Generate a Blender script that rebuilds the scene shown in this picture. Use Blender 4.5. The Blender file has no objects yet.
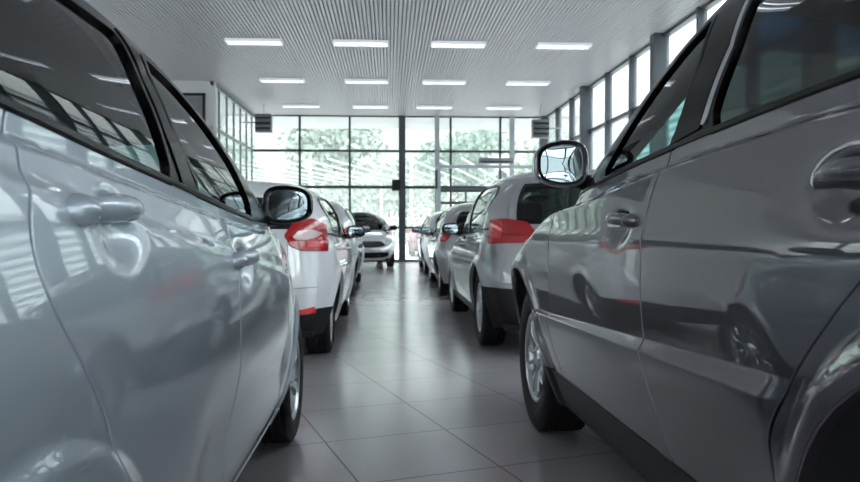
import bpy, bmesh, math, random
import numpy as np
from mathutils import Vector, Matrix, geometry as geo
random.seed(7); rng = np.random.default_rng(3)
COL = bpy.context.scene.collection
# ------------------------------------------------------------------ camera
cam = bpy.data.objects.new('camera', bpy.data.cameras.new('camera')); COL.objects.link(cam)
cam.data.sensor_width = 36; cam.data.lens = 740/860*36; cam.data.clip_start = .02; cam.data.clip_end = 400
cam.location = (0, 0, 1.07)
cam.rotation_euler = (math.radians(90-1.084), 0, math.radians(-3.17))
cam.data.dof.use_dof = True; cam.data.dof.focus_distance = 2.3; cam.data.dof.aperture_fstop = 6.3
bpy.context.scene.camera = cam
# ------------------------------------------------------------------ sky, daylight, exposure
world = bpy.data.worlds.new('overcast_sky'); bpy.context.scene.world = world; world.use_nodes = True
wn = world.node_tree; wbg = wn.nodes['Background']
wtc = wn.nodes.new('ShaderNodeTexCoord'); wsep = wn.nodes.new('ShaderNodeSeparateXYZ'); wr_ = wn.nodes.new('ShaderNodeValToRGB')
wn.links.new(wtc.outputs['Generated'], wsep.inputs[0]); wn.links.new(wsep.outputs['Z'], wr_.inputs[0])
wr_.color_ramp.elements[0].position = .12; wr_.color_ramp.elements[0].color = (.135, .145, .148, 1)
wr_.color_ramp.elements[1].position = .55; wr_.color_ramp.elements[1].color = (.90, .96, 1.0, 1)
wn.links.new(wr_.outputs[0], wbg.inputs[0]); wbg.inputs[1].default_value = 3.4
vs = bpy.context.scene.view_settings
vs.view_transform = 'Standard'; vs.look = 'None'; vs.exposure = 1.5; vs.gamma = 1; vs.use_curve_mapping = False
def portal(name, loc, rot, sx, sy):
    l = bpy.data.lights.new(name, 'AREA'); l.shape = 'RECTANGLE'; l.size = sx; l.size_y = sy
    l.cycles.is_portal = True
    o = bpy.data.objects.new(name, l); COL.objects.link(o); o.location = loc; o.rotation_euler = rot
portal('daylight_portal', (.4, 23.2, 2.25), (math.radians(-90), 0, 0), 9.2, 4.5)
portal('daylight_portal', (5.4, 8, 2.25), (math.radians(90), 0, math.radians(90)), 31, 4.5)
portal('daylight_portal', (-2, -8.6, 2.25), (math.radians(90), 0, 0), 14, 4.5)
portal('daylight_portal', (-10.2, 4.7, 2.45), (math.radians(90), 0, math.radians(-90)), 25.4, 2.9)
portal('daylight_portal', (-4.7, 20, 2.25), (math.radians(90), 0, math.radians(-90)), 5.2, 4.5)

# ------------------------------------------------------------------ materials
def rgb(r, g, b):
    f = lambda c: ((c/255+.055)/1.055)**2.4 if c > 10 else c/255/12.92
    return (f(r), f(g), f(b), 1)
MATS = {}
def mat(name, col, rough=.5, metal=0, coat=0, coat_r=.03, spec=.5, emit=None, es=0, bump=None, noise=None, trans=0):
    if name in MATS: return MATS[name]
    m = bpy.data.materials.new(name); m.use_nodes = True; MATS[name] = m
    nt = m.node_tree; b = nt.nodes['Principled BSDF']
    b.inputs['Base Color'].default_value = col; b.inputs['Roughness'].default_value = rough
    b.inputs['Metallic'].default_value = metal; b.inputs['Coat Weight'].default_value = coat
    b.inputs['Coat Roughness'].default_value = coat_r; b.inputs['Specular IOR Level'].default_value = spec
    b.inputs['Transmission Weight'].default_value = trans
    if emit: b.inputs['Emission Color'].default_value = emit; b.inputs['Emission Strength'].default_value = es
    tc = nt.nodes.new('ShaderNodeTexCoord')
    if noise:   # (scale, amount): slight mottling of the colour
        n = nt.nodes.new('ShaderNodeTexNoise'); n.inputs['Scale'].default_value = noise[0]; n.inputs['Detail'].default_value = 4
        nt.links.new(tc.outputs['Object'], n.inputs['Vector'])
        mx = nt.nodes.new('ShaderNodeMixRGB'); mx.blend_type = 'MULTIPLY'; mx.inputs[0].default_value = noise[1]
        mx.inputs[1].default_value = col; nt.links.new(n.outputs['Fac'], mx.inputs[2]); nt.links.new(mx.outputs[0], b.inputs['Base Color'])
    if bump:
        n = nt.nodes.new('ShaderNodeTexNoise'); n.inputs['Scale'].default_value = bump[0]; n.inputs['Detail'].default_value = 3
        nt.links.new(tc.outputs['Object'], n.inputs['Vector'])
        bp = nt.nodes.new('ShaderNodeBump'); bp.inputs['Strength'].default_value = bump[1]; bp.inputs['Distance'].default_value = .01
        nt.links.new(n.outputs['Fac'], bp.inputs['Height']); nt.links.new(bp.outputs[0], b.inputs['Normal'])
    return m
def paint(name, col, metal=.75, rough=.34):
    m = mat(name, col, rough, metal, coat=1.0, coat_r=.02)
    nt = m.node_tree; b = nt.nodes['Principled BSDF']; b.inputs['Coat IOR'].default_value = 1.85     # metallic flake sparkle
    tc = nt.nodes.new('ShaderNodeTexCoord'); n = nt.nodes.new('ShaderNodeTexNoise'); n.inputs['Scale'].default_value = 900
    nt.links.new(tc.outputs['Object'], n.inputs['Vector'])
    mr = nt.nodes.new('ShaderNodeMapRange'); mr.inputs[3].default_value = rough-.05; mr.inputs[4].default_value = rough+.05
    nt.links.new(n.outputs['Fac'], mr.inputs[0]); nt.links.new(mr.outputs[0], b.inputs['Roughness'])
    return m
def glass(name, tint, haze=0.0, hazecol=(.8, .9, .9, 1), refl=1.0):
    if name in MATS: return MATS[name]
    m = bpy.data.materials.new(name); m.use_nodes = True; MATS[name] = m; nt = m.node_tree; nt.nodes.clear()
    out = nt.nodes.new('ShaderNodeOutputMaterial'); t = nt.nodes.new('ShaderNodeBsdfTransparent'); t.inputs[0].default_value = tint
    g = nt.nodes.new('ShaderNodeBsdfGlossy'); g.inputs['Roughness'].default_value = .01
    g.inputs[0].default_value = (refl, refl, refl, 1)
    geo_ = nt.nodes.new('ShaderNodeNewGeometry')
    dot = nt.nodes.new('ShaderNodeVectorMath'); dot.operation = 'DOT_PRODUCT'
    nt.links.new(geo_.outputs['Normal'], dot.inputs[0]); nt.links.new(geo_.outputs['Incoming'], dot.inputs[1])
    ab = nt.nodes.new('ShaderNodeMath'); ab.operation = 'ABSOLUTE'; nt.links.new(dot.outputs['Value'], ab.inputs[0])
    om = nt.nodes.new('ShaderNodeMath'); om.operation = 'SUBTRACT'; om.inputs[0].default_value = 1; nt.links.new(ab.outputs[0], om.inputs[1])
    pw = nt.nodes.new('ShaderNodeMath'); pw.operation = 'POWER'; nt.links.new(om.outputs[0], pw.inputs[0]); pw.inputs[1].default_value = 5
    ml = nt.nodes.new('ShaderNodeMath'); ml.operation = 'MULTIPLY_ADD'; nt.links.new(pw.outputs[0], ml.inputs[0])
    ml.inputs[1].default_value = .92; ml.inputs[2].default_value = .055
    mx = nt.nodes.new('ShaderNodeMixShader'); nt.links.new(ml.outputs[0], mx.inputs[0]); nt.links.new(t.outputs[0], mx.inputs[1]); nt.links.new(g.outputs[0], mx.inputs[2])
    last = mx
    if haze:  # milky translucent share imitates glare haze in front of the view
        tl = nt.nodes.new('ShaderNodeBsdfTranslucent'); tl.inputs[0].default_value = hazecol
        m2 = nt.nodes.new('ShaderNodeMixShader'); m2.inputs[0].default_value = haze
        nt.links.new(mx.outputs[0], m2.inputs[1]); nt.links.new(tl.outputs[0], m2.inputs[2]); last = m2
    nt.links.new(last.outputs[0], out.inputs[0])
    return m
M = dict(
  rubber=mat('tyre_rubber', (.007, .007, .008, 1), .6, spec=.3, bump=(180, .15)),
  blackp=mat('black_plastic', (.009, .009, .010, 1), .45, spec=.35, bump=(500, .1)),
  satin=mat('satin_black_trim', (.008, .008, .009, 1), .25, spec=.35),
  blackout=mat('pillar_blackout', (.004, .004, .005, 1), .22, spec=.15),
  chrome=mat('chrome', (.75, .77, .79, 1), .08, 1),
  alloy=mat('silver_alloy', (.52, .54, .56, 1), .28, 1),
  steel=mat('brake_steel', (.25, .25, .26, 1), .4, 1),
  dark=mat('underbody_black', (.006, .006, .007, 1), .8),
  cloth=mat('seat_cloth', (.018, .018, .020, 1), .9, bump=(300, .2)),
  lining=mat('pale_headlining', (.07, .07, .072, 1), .9),
  red=mat('red_lamp_lens', (.46, .002, .006, 1), .15, coat=.6, coat_r=.02),
  redin=mat('bright_red_lens', (.75, .010, .018, 1), .18, coat=1),
  clear=mat('clear_lamp_lens', (.75, .55, .55, 1), .12, coat=1),
  headl=mat('headlamp_lens', (.62, .66, .70, 1), .08, .4, coat=1),
  mirror=mat('mirror_silver', (.42, .50, .54, 1), .0, 1),
  carglass=glass('car_window_glass', (.50, .68, .66, 1)),
  cartint=glass('tinted_car_window_glass', (.03, .04, .04, 1)),
  darkglass=glass('dark_windscreen_glass', (.05, .06, .06, 1), refl=.3),
  blueband=glass('blue_sun_band', (.02, .25, .60, 1)),
  orange=mat('amber_lens', (.8, .25, .03, 1), .2, coat=1),
)
# ------------------------------------------------------------------ object helpers
def tag(o, label=None, cat=None, group=None, kind=None):
    if label: o['label'] = label
    if cat: o['category'] = cat
    if group: o['group'] = group
    if kind: o['kind'] = kind
    return o
def mesh(name, V, F, m, parent=None, smooth=False, N=None):
    me = bpy.data.meshes.new(name)
    me.from_pydata([tuple(map(float, v)) for v in V], [], [tuple(int(i) for i in f) for f in F]); me.update()
    o = bpy.data.objects.new(name, me); COL.objects.link(o)
    if m: me.materials.append(m)
    if smooth: me.polygons.foreach_set('use_smooth', [True]*len(me.polygons))
    if N is not None: me.normals_split_custom_set_from_vertices([tuple(map(float, n)) for n in N])
    if parent: o.parent = parent
    return o
def empty(name, loc=(0, 0, 0), rz=0):
    o = bpy.data.objects.new(name, None); COL.objects.link(o); o.location = loc; o.rotation_euler = (0, 0, rz); o.empty_display_size = .1
    return o
class MB:
    def __init__(s): s.V = []; s.F = []
    def add(s, V, F):
        b = len(s.V); s.V += [tuple(map(float, v)) for v in V]; s.F += [tuple(b+i for i in f) for f in F]; return s
    def box(s, a, b):
        (x0, y0, z0), (x1, y1, z1) = a, b
        return s.add([(x0, y0, z0), (x1, y0, z0), (x1, y1, z0), (x0, y1, z0), (x0, y0, z1), (x1, y0, z1), (x1, y1, z1), (x0, y1, z1)],
            [(0, 3, 2, 1), (4, 5, 6, 7), (0, 1, 5, 4), (1, 2, 6, 5), (2, 3, 7, 6), (3, 0, 4, 7)])
    def loft(s, rings, close=True, caps=True):
        n = len(rings[0]); V = [p for r in rings for p in r]; F = []
        for i in range(len(rings)-1):
            for j in range(n if close else n-1):
                k = (j+1) % n; F.append((i*n+j, i*n+k, (i+1)*n+k, (i+1)*n+j))
        if caps and close: F.append(tuple(range(n))[::-1]); F.append(tuple((len(rings)-1)*n+j for j in range(n)))
        return s.add(V, F)
    def tube(s, pts, r, n=10):
        pts = [Vector(p) for p in pts]; rings = []
        for i, p in enumerate(pts):
            t = (pts[min(i+1, len(pts)-1)]-pts[max(i-1, 0)]).normalized()
            a = t.cross(Vector((0, 0, 1)) if abs(t.z) < .9 else Vector((1, 0, 0))).normalized(); b = t.cross(a)
            rr = r[i] if isinstance(r, (list, tuple)) else r
            rings.append([tuple(p+a*rr*math.cos(2*PI*k/n)+b*rr*math.sin(2*PI*k/n)) for k in range(n)])
        return s.loft(rings)
    def build(s, name, m, parent=None, smooth=False, bevel=0, seg=2, sub=0):
        o = mesh(name, s.V, s.F, m, parent, smooth)
        bm = bmesh.new(); bm.from_mesh(o.data); bmesh.ops.recalc_face_normals(bm, faces=bm.faces)
        if bevel: bmesh.ops.bevel(bm, geom=[e for e in bm.edges if e.calc_face_angle(0) > .5], offset=bevel, segments=seg, affect='EDGES', profile=.5, clamp_overlap=True)
        if sub: bmesh.ops.subdivide_edges(bm, edges=bm.edges, cuts=sub, use_grid_fill=True, smooth=1)
        bm.to_mesh(o.data); bm.free()
        if smooth or bevel: 
            o.data.polygons.foreach_set('use_smooth', [True]*len(o.data.polygons)); o.data.set_sharp_from_angle(angle=math.radians(40))
        return o

PI = np.pi
def sm(knots, sig=.05):
    """smooth curve through (x, value) knots: piecewise linear, gaussian smoothed"""
    k = np.array(knots, float); x0, x1 = k[0, 0]-3, k[-1, 0]+3
    g = np.arange(x0, x1, .01)
    def lin(q):
        v = np.interp(q, k[:, 0], k[:, 1])
        s0 = (k[1, 1]-k[0, 1])/(k[1, 0]-k[0, 0]); s1 = (k[-1, 1]-k[-2, 1])/(k[-1, 0]-k[-2, 0])
        v = np.where(q < k[0, 0], k[0, 1]+s0*(q-k[0, 0]), v)
        return np.where(q > k[-1, 0], k[-1, 1]+s1*(q-k[-1, 0]), v)
    v = lin(g)
    if sig > 0:
        r = int(4*sig/.01)+1; w = np.exp(-.5*(np.arange(-r, r+1)*.01/sig)**2); w /= w.sum()
        v2 = np.convolve(np.pad(v, r, mode='edge'), w, 'valid')
        v2[:r] = v[:r]; v2[-r:] = v[-r:]; v = v2
    return lambda q: np.interp(q, g, v)
def sstep(a, b, x):
    t = np.clip((x-a)/(b-a), 0, 1); return t*t*t*(t*(t*6-15)+10)

class Body:
    def __init__(B, c):
        B.c = c; B.wb = c['wb']; B.hw = c['hw']; sg = c.get('sig', .05)
        B.inset = sm(c['inset'], .06)
        B.R = sm(c['R'], .05); B.F = sm(c['F'], .05)
        B.Rg = sm(c['Rg'], .05); B.Fg = sm(c['Fg'], .04)
        B.Tl = sm(c['Tl'], .10); B.Tg = sm(c['Tg'], .14)
        B.belt = sm(c['belt'], .12)
        B.cl = sm(c.get('crown', [(-1, .07), (c['wb']-.55, .07), (c['wb']-.1, .2), (c['wb']+1, .22)]), .08)
        B.dr = c.get('dr', .6); B.df = c.get('df', .95)
        B.drg = c.get('drg', .55); B.dfg = c.get('dfg', .75)
        B.ar = c['ars']; B.zr = c['wr']; B.ax = c.get('ax', (0, c['wb']))
        B.add = c.get('add', lambda s, h: 0)
        B.xr = c.get('xr', .45); B.xf = c.get('xf', c['wb']-.35); B.xw = c.get('xw', c['wb']*.5)
        B.pg = c.get('pg', 2.3); B.qg = c.get('qg', 3.4)
    def taper(B, s, R, F, dr, df, n=2.6):
        r = np.clip((R+dr-s)/dr, 0, 1); f = np.clip((s-F+df)/df, 0, 1)
        return (1-r**n)**(1/n)*(1-f**n)**(1/n)
    def Y(B, s, h):
        s = np.asarray(s, float); h = np.asarray(h, float)
        hw = B.hw
        a = B.add(s, h)
        fl = 0
        for ax, ar_ in zip(B.ax, B.ar):
            rr = np.hypot(s-ax, (h-B.zr)*1.0)
            fl = fl+B.c.get('flare', .022)*(1-sstep(ar_+.015, ar_+B.c.get('flw', .10), rr))
        T = B.Tl(s); c = B.cl(s)
        u = np.clip((h-T+c)/c, 0, 1)
        low = (hw-B.inset(h)+a+fl)*B.taper(s, B.R(h), B.F(h), B.dr, B.df)*(1-u**2)**(1/2.8)
        hb = B.belt(s); Tg = B.Tg(s)
        v = np.clip((h-hb)/np.maximum(Tg-hb, .02), -1, 1)
        vv = np.clip(v, 0, 1)
        g = (hw-B.inset(hb)-B.c.get('gin', .010))*B.taper(s, B.Rg(h), B.Fg(h), B.drg, B.dfg)*(1-vv**B.pg)**(1/B.qg)
        g = np.where((v < -.25) | (Tg-hb < .05), 0, g)
        return np.maximum(low, g)
    # projections: domain (n,2) -> points (n,3)
    def side(B, uv, sg=1):
        return np.stack([uv[:, 0], sg*B.Y(uv[:, 0], uv[:, 1]), uv[:, 1]], 1)
    def top(B, uv):
        s, y = uv[:, 0], np.abs(uv[:, 1])
        hs = np.linspace(2.1, .3, 61)
        ins = np.stack([B.Y(s, np.full_like(s, h)) >= np.maximum(y, 1e-4) for h in hs])
        k = ins.argmax(0); k = np.where(ins.any(0), k, 60)
        lo = hs[k]; hi = hs[np.maximum(k-1, 0)]
        for _ in range(18):
            m = (lo+hi)/2; i = B.Y(s, m) >= np.maximum(y, 1e-4)
            lo = np.where(i, m, lo); hi = np.where(i, hi, m)
        return np.stack([s, uv[:, 1], lo], 1)
    def cyl(B, uv, xc, d):
        ph = uv[:, 0]/.9; h = uv[:, 1]; cs, sn = np.cos(ph)*d, np.sin(ph)
        rs = np.linspace(.02, 2.6, 80)
        ins = np.stack([B.Y(xc+r*cs, h) >= np.maximum(np.abs(r*sn), 1e-4) for r in rs])
        k = (~ins).argmax(0); k = np.where((~ins).any(0), k, 79); k = np.maximum(k, 1)
        lo = rs[k-1]; hi = rs[k]
        for _ in range(18):
            m = (lo+hi)/2; i = B.Y(xc+m*cs, h) >= np.maximum(np.abs(m*sn), 1e-4)
            lo = np.where(i, m, lo); hi = np.where(i, hi, m)
        return np.stack([xc+lo*cs, lo*sn, h], 1)
    def rear(B, uv): return B.cyl(uv, B.xr, -1)
    def front(B, uv): return B.cyl(uv, B.xf, 1)
    def wind(B, uv): return B.cyl(uv, B.xw, 1)
    def to_cyl(B, P, xc, d): return np.stack([.9*np.arctan2(P[:, 1], (P[:, 0]-xc)*d), P[:, 2]], 1)

# ---------------- the two near cars and the rest
def l1add(s, h):
    a = 0
    # soft waist crease rising to the back and a scooped lower door
    hc = 1.12-.12*(s+.08)
    a = a+.010*np.exp(-(np.maximum(hc-h, 0)/.10)**1.5)*np.exp(-(np.maximum(h-hc, 0)/.015)**2)*(1-sstep(1.9, 2.6, s))
    m = sstep(.45, .8, s)*(1-sstep(1.9, 2.2, s))
    a = a-.022*np.exp(-((h-.50)/.12)**2)*m
    for (x, z) in ((.185, 1.080), (1.15, .965)):
        a = a-.026*np.exp(-(((s-x-.02)/.075)**2+((h-z+.015)/.050)**2)**1.6)
    return a
L1 = dict(wb=2.64, hw=.895, df=1.7, wr=.325, ars=(.42, .385), ax=(-.2, 2.64), flare=.016, flw=.075,
  inset=[(.15, .14), (.22, .11), (.32, .05), (.45, .022), (.65, 0), (.82, .004), (.98, .032), (1.12, .075), (1.25, .105), (1.6, .13)],
  R=[(.2, -.86), (.45, -.92), (.65, -.92), (.9, -.86), (1.2, -.82)],
  F=[(.2, 3.38), (.45, 3.48), (.65, 3.46), (.8, 3.40), (.95, 3.3), (1.1, 3.2)],
  Rg=[(1.0, -.86), (1.2, -.82), (1.4, -.70), (1.55, -.58), (1.7, -.5)],
  Fg=[(.95, 2.75), (1.10, 2.48), (1.3, 2.05), (1.5, 1.60), (1.6, 1.35), (1.75, 1.0)],
  Tg=[(-1, 1.58), (-.4, 1.64), (.1, 1.675), (.7, 1.69), (1.15, 1.635), (1.6, 1.50), (2.0, 1.31), (2.4, 1.15), (3, 1.0)],
  Tl=[(-.8, 1.24), (-.1, 1.25), (.61, 1.19), (1.17, 1.14), (1.62, 1.11), (2.0, 1.10), (2.6, 1.045), (3.0, .95), (3.3, .82), (3.5, .72)],
  belt=[(-.8, 1.25), (-.1, 1.24), (.24, 1.205), (.61, 1.175), (1.17, 1.125), (1.62, 1.09), (2.0, 1.08), (3, 1.02)],
  add=l1add)
def r1add(s, h):
    a = 0
    # lower side wedge: crease with a ledge above it
    hc = .742-.034*(s-.46)
    m = sstep(.40, .50, s)*(1-sstep(2.40, 2.60, s)); t = h-hc
    w_ = .012+.034*np.clip((2.3-s)/1.9, 0, 1)
    a = a+m*.024*np.where(t > 0, 1-np.clip(t/w_, 0, 1), np.exp(-(np.minimum(t, 0)/.17)**2))
    a = a+.005*np.exp(-((h-1.03)/.05)**2)
    for (x, z) in ((.26, 1.150), (1.38, 1.082)):
        a = a-.028*np.exp(-(((s-x-.01)/.085)**2+((h-z+.012)/.050)**2)**1.6)
    return a
R1 = dict(wb=2.95, hw=.915, wr=.385, ars=(.51, .475), ax=(-.08, 2.95), flare=.021, flw=.10,
  inset=[(.2, .15), (.3, .10), (.40, .06), (.5, .035), (.7, .010), (.85, 0), (1.0, .004), (1.15, .022), (1.3, .05), (1.45, .065), (1.8, .09)],
  R=[(.3, -.80), (.55, -.88), (.75, -.86), (1.0, -.80), (1.3, -.76)],
  F=[(.3, 3.72), (.55, 3.84), (.8, 3.80), (1.0, 3.70), (1.15, 3.55)],
  Rg=[(1.2, -.78), (1.35, -.72), (1.5, -.6), (1.7, -.45), (1.85, -.35)],
  Fg=[(1.05, 2.8), (1.2, 2.48), (1.4, 2.10), (1.6, 1.75), (1.72, 1.5), (1.9, 1.1)],
  Tg=[(-1, 1.72), (-.4, 1.80), (.1, 1.86), (.8, 1.90), (1.25, 1.84), (1.7, 1.64), (2.1, 1.40), (2.5, 1.22), (3.2, 1.1)],
  Tl=[(-.9, 1.34), (.32, 1.335), (.68, 1.315), (1.0, 1.30), (1.45, 1.265), (1.85, 1.215), (2.3, 1.19), (2.9, 1.14), (3.3, 1.06), (3.6, .96), (3.85, .84)],
  belt=[(-.9, 1.345), (.32, 1.33), (.68, 1.31), (1.0, 1.29), (1.45, 1.255), (1.85, 1.21), (3, 1.14)],
  add=r1add)

def hatch(**k):
    """a five-door car's outline from its main sizes"""
    wb, hw, Ht, b0, b1, ro, fo = (k[q] for q in ('wb', 'hw', 'Ht', 'b0', 'b1', 'ro', 'fo'))   # b0 waist at the back, b1 at the mirror
    bm = lambda s: b1+(b0-b1)*(wb-.75-s)/(wb-.2)
    c = dict(wr=.32, ars=(.375, .375), flare=.02, flw=.09, df=1.1, dr=.7, drg=.7,
      inset=[(.15, .12), (.25, .06), (.4, .02), (.6, 0), (.75, .004), (.9, .03), (b0, .07), (b0+.3, .10), (Ht, .13)],
      R=[(.2, -ro+.06), (.42, -ro), (.62, -ro+.01), (.8, -ro+.06), (b0, -ro+.10)],
      F=[(.2, wb+fo-.08), (.45, wb+fo), (.62, wb+fo-.03), (.8, wb+fo-.16), (1.0, wb+fo-.4)],
      Rg=[(b0-.1, -ro+.08), (b0, -ro+.10), (b0+.25, -ro+.24), (Ht-.06, -ro+.40), (Ht+.1, -ro+.5)],
      Fg=[(b1-.15, wb+.1), (b1-.02, wb-.12), (b1+.2, wb-.58), (Ht-.1, wb-1.08), (Ht+.1, wb-1.5)],
      Tg=[(-ro, Ht-.09), (-ro+.5, Ht-.02), (.5, Ht+.02), (wb*.5, Ht+.02), (wb-1.0, Ht-.07), (wb-.6, b1+.27), (wb-.2, b1+.08), (wb+.4, b1-.2)],
      Tl=[(-ro, b0+.015), (wb-.75, b1+.015), (wb-.2, b1-.02), (wb+.3, b1-.14), (wb+fo-.2, b1-.30), (wb+fo, b1-.42)],
      belt=[(-ro, b0+.02), (-.2, bm(-.2)), (wb-.75, b1), (wb+.2, b1-.05)],
      xr=.35, xf=wb-.3, xw=wb*.45, kR=.22, kA=.2, hs=.22, zs=.22, hbump=.60)
    c.update(k)
    h0 = lambda s: bm(s)+.035
    g = wb*.42
    c.setdefault('gapF', [(wb-.50, c['hs']), (wb-.52, .5), (wb-.60, b1+.01)])
    c.setdefault('gapM', [(g, c['hs']), (g, .6), (g-.04, bm(g))])
    r = c['ars'][0]+.02; z = c['wr']
    c.setdefault('gapR', [(r*np.cos(a), z+r*np.sin(a)) for a in (.1, .4, .7)]+[(.13, z+r+.04), (.06, b0-.1), (.02, bm(0))])
    ht = Ht-.13
    c.setdefault('winF', [(g+.03, h0(g)), (wb-.86, b1+.03), (wb-1.02, b1+.16), (wb-1.25, ht-.04), (g-.02, ht)])
    c.setdefault('winR', [(g-.09, h0(g)), (g-.13, ht), (.25, ht-.01), (-.02, ht-.05), (-.12, ht-.13), (.06, h0(0)+.01)])
    c.setdefault('handles', [(g+.16, bm(g)-.12), (.24, bm(0)-.12)])
    c.setdefault('mirror', (wb-.82, hw+.06, b1+.07, .10, .07))
    return c
# ------------------------------------------------------------------ panels laid on a car body
def dens(poly, res):
    P = np.array(poly, float); out = []
    for i in range(len(P)):
        a, b = P[i], P[(i+1) % len(P)]; n = max(1, int(np.ceil(np.hypot(*(b-a))/res)))
        out += [a+(b-a)*k/n for k in range(n)]
    return np.array(out)
def rnd(poly, r=.03, n=5):
    P = np.array(poly, float); out = []
    for i in range(len(P)):
        p, a, b = P[i], P[i-1], P[(i+1) % len(P)]
        la, lb = np.hypot(*(a-p)), np.hypot(*(b-p)); q = min(r, .45*la, .45*lb)
        s, e = p+(a-p)*q/la, p+(b-p)*q/lb
        for k in range(n+1):
            t = k/n; out.append((1-t)**2*s+2*t*(1-t)*p+t*t*e)
    return np.array(out)
def area(P): P = np.asarray(P); x, y = P[:, 0], P[:, 1]; return .5*np.sum(x*np.roll(y, -1)-np.roll(x, -1)*y)
def grow(poly, d):
    P = np.array(poly, float)
    if area(P) < 0: P = P[::-1]
    a, b = np.roll(P, 1, 0), np.roll(P, -1, 0)
    def nr(v): l = np.hypot(v[:, 0], v[:, 1])[:, None]; v = v/np.maximum(l, 1e-9); return np.stack([v[:, 1], -v[:, 0]], 1)
    n = nr(P-a)+nr(b-P); l = np.hypot(n[:, 0], n[:, 1])[:, None]
    return P+n/np.maximum(l, 1e-6)*d/np.clip(l/2, .6, 1)
def inpoly(Q, P):
    c = np.zeros(len(Q), bool); x, y = Q[:, 0], Q[:, 1]
    for i in range(len(P)):
        (x0, y0), (x1, y1) = P[i-1], P[i]
        if y0 == y1: continue
        c ^= ((y0 > y) != (y1 > y)) & (x < (x1-x0)*(y-y0)/(y1-y0)+x0)
    return c
def dist(Q, P):
    d = np.full(len(Q), 9.)
    for i in range(len(P)):
        a, b = P[i-1], P[i]; ab = b-a; t = np.clip(((Q-a)@ab)/max(ab@ab, 1e-12), 0, 1)
        d = np.minimum(d, np.hypot(*(Q-a-t[:, None]*ab).T))
    return d
LIP = [.0025]
def panel(name, m, proj, poly, holes=(), res=.03, off=0., edge=.012, lip=None, parent=None, guides=(), fine=()):
    lip = lip or LIP[0]
    P = dens(poly, res); P = P if area(P) > 0 else P[::-1]
    loops = [P]+[(lambda h: h if area(h) < 0 else h[::-1])(dens(h, res)) for h in holes]
    lo, hi = P.min(0), P.max(0)
    gx = np.arange(lo[0], hi[0], res); gy = np.arange(lo[1], hi[1], res*.866)
    X, Y_ = np.meshgrid(gx, gy); X = X+(np.arange(len(gy)) % 2)[:, None]*res/2
    Q = np.stack([X.ravel(), Y_.ravel()], 1); Q = Q[inpoly(Q, P)]
    for h in loops[1:]: Q = Q[~inpoly(Q, h)]
    GD = []
    for cx, cy, rx, ry, fr in fine:
        Q = Q[((Q[:, 0]-cx)/rx)**2+((Q[:, 1]-cy)/ry)**2 > 1]
        a_, b_ = np.meshgrid(np.arange(-rx, rx, fr), np.arange(-ry, ry, fr*.866)); a_ = a_+(np.arange(len(b_)) % 2)[:, None]*fr/2
        W = np.stack([a_.ravel(), b_.ravel()], 1); W = W[(W[:, 0]/rx)**2+(W[:, 1]/ry)**2 < 1]+[cx, cy]
        W = W[inpoly(W, P)]; Q = np.concatenate([Q, W])
    for gl_ in guides:
        gl_ = np.array(gl_); k_ = inpoly(gl_, P) & (dist(gl_, P) > .003); gl_ = gl_[k_]
        for h in loops[1:]:
            if len(gl_): gl_ = gl_[~inpoly(gl_, h) & (dist(gl_, h) > .003)]
        if len(gl_) > 1: GD.append(gl_)
    for l in loops: Q = Q[dist(Q, l) > res*.5] if len(Q) else Q
    if GD:
        AG = np.concatenate(GD); Q = Q[np.array([np.min(np.hypot(*(AG-q).T)) > res*.45 for q in Q])] if len(Q) else Q
    B = np.concatenate(loops); E = []; b = 0
    for l in loops: n = len(l); E += [(b+i, b+(i+1) % n) for i in range(n)]; b += n
    UV = B
    for gl_ in GD:
        st_ = np.hypot(*np.diff(gl_, axis=0).T); n0 = len(UV)
        E += [(n0+i, n0+i+1) for i in range(len(gl_)-1) if st_[i] < res*1.6]; UV = np.concatenate([UV, gl_])
    if len(Q): UV = np.concatenate([UV, Q])
    vo, eo, fo, ov, _, _ = geo.delaunay_2d_cdt([Vector(p) for p in UV], E, [], 0, 1e-6)
    V2 = np.array([tuple(v) for v in vo]); F = np.array([tuple(f) for f in fo if len(f) == 3])
    c = V2[F].mean(1); k = inpoly(c, P)
    for h in loops[1:]: k &= ~inpoly(c, h)
    F = F[k]
    e = 2e-3
    P0 = proj(V2)
    du = proj(V2+[e, 0])-proj(V2-[e, 0]); dv = proj(V2+[0, e])-proj(V2-[0, e])
    N = np.cross(du, dv); N /= np.maximum(np.linalg.norm(N, axis=1), 1e-12)[:, None]
    # orientation away from the car's middle
    tri = P0[F]; fn = np.cross(tri[:, 1]-tri[:, 0], tri[:, 2]-tri[:, 0])
    ctr = np.array([P0[:, 0].mean()*.75+.35, 0, .65])
    if np.sum(N*(P0-ctr)) < 0: N = -N
    if np.sum(fn*N[F].mean(1)) < 0: F = F[:, ::-1]; flip = True
    else: flip = False
    V = [P0+N*off]; NN = [N]; FF = [tuple(f) for f in F]; base = len(V2)
    if edge:
        idx = {}
        for i, l in enumerate(ov):
            for q in l: idx[q] = i
        b = 0
        for l in loops:
            n = len(l); ii = np.array([idx[b+j] for j in range(n)]); b += n
            p, nn = P0[ii]+N[ii]*off, N[ii]
            t = np.roll(p, -1, 0)-np.roll(p, 1, 0); o = np.cross(t, nn)
            if flip: o = -o
            o /= np.maximum(np.linalg.norm(o, axis=1), 1e-9)[:, None]
            r = lip
            rings = [(p+o*.7*r-nn*.3*r, nn+o), (p+o*r-nn*r, o), (p+o*r-nn*(r+edge), o)]
            prev = ii
            for (q, qn) in rings:
                V.append(q); NN.append(qn/np.linalg.norm(qn, axis=1)[:, None]); cur = np.arange(base, base+n); base += n
                for j in range(n):
                    k2 = (j+1) % n; f = (prev[j], cur[j], cur[k2], prev[k2])
                    FF.append(f[::-1] if flip else f)
                prev = cur
    o = mesh(name, np.concatenate(V), FF, m, parent, True, np.concatenate(NN))
    return o
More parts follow.
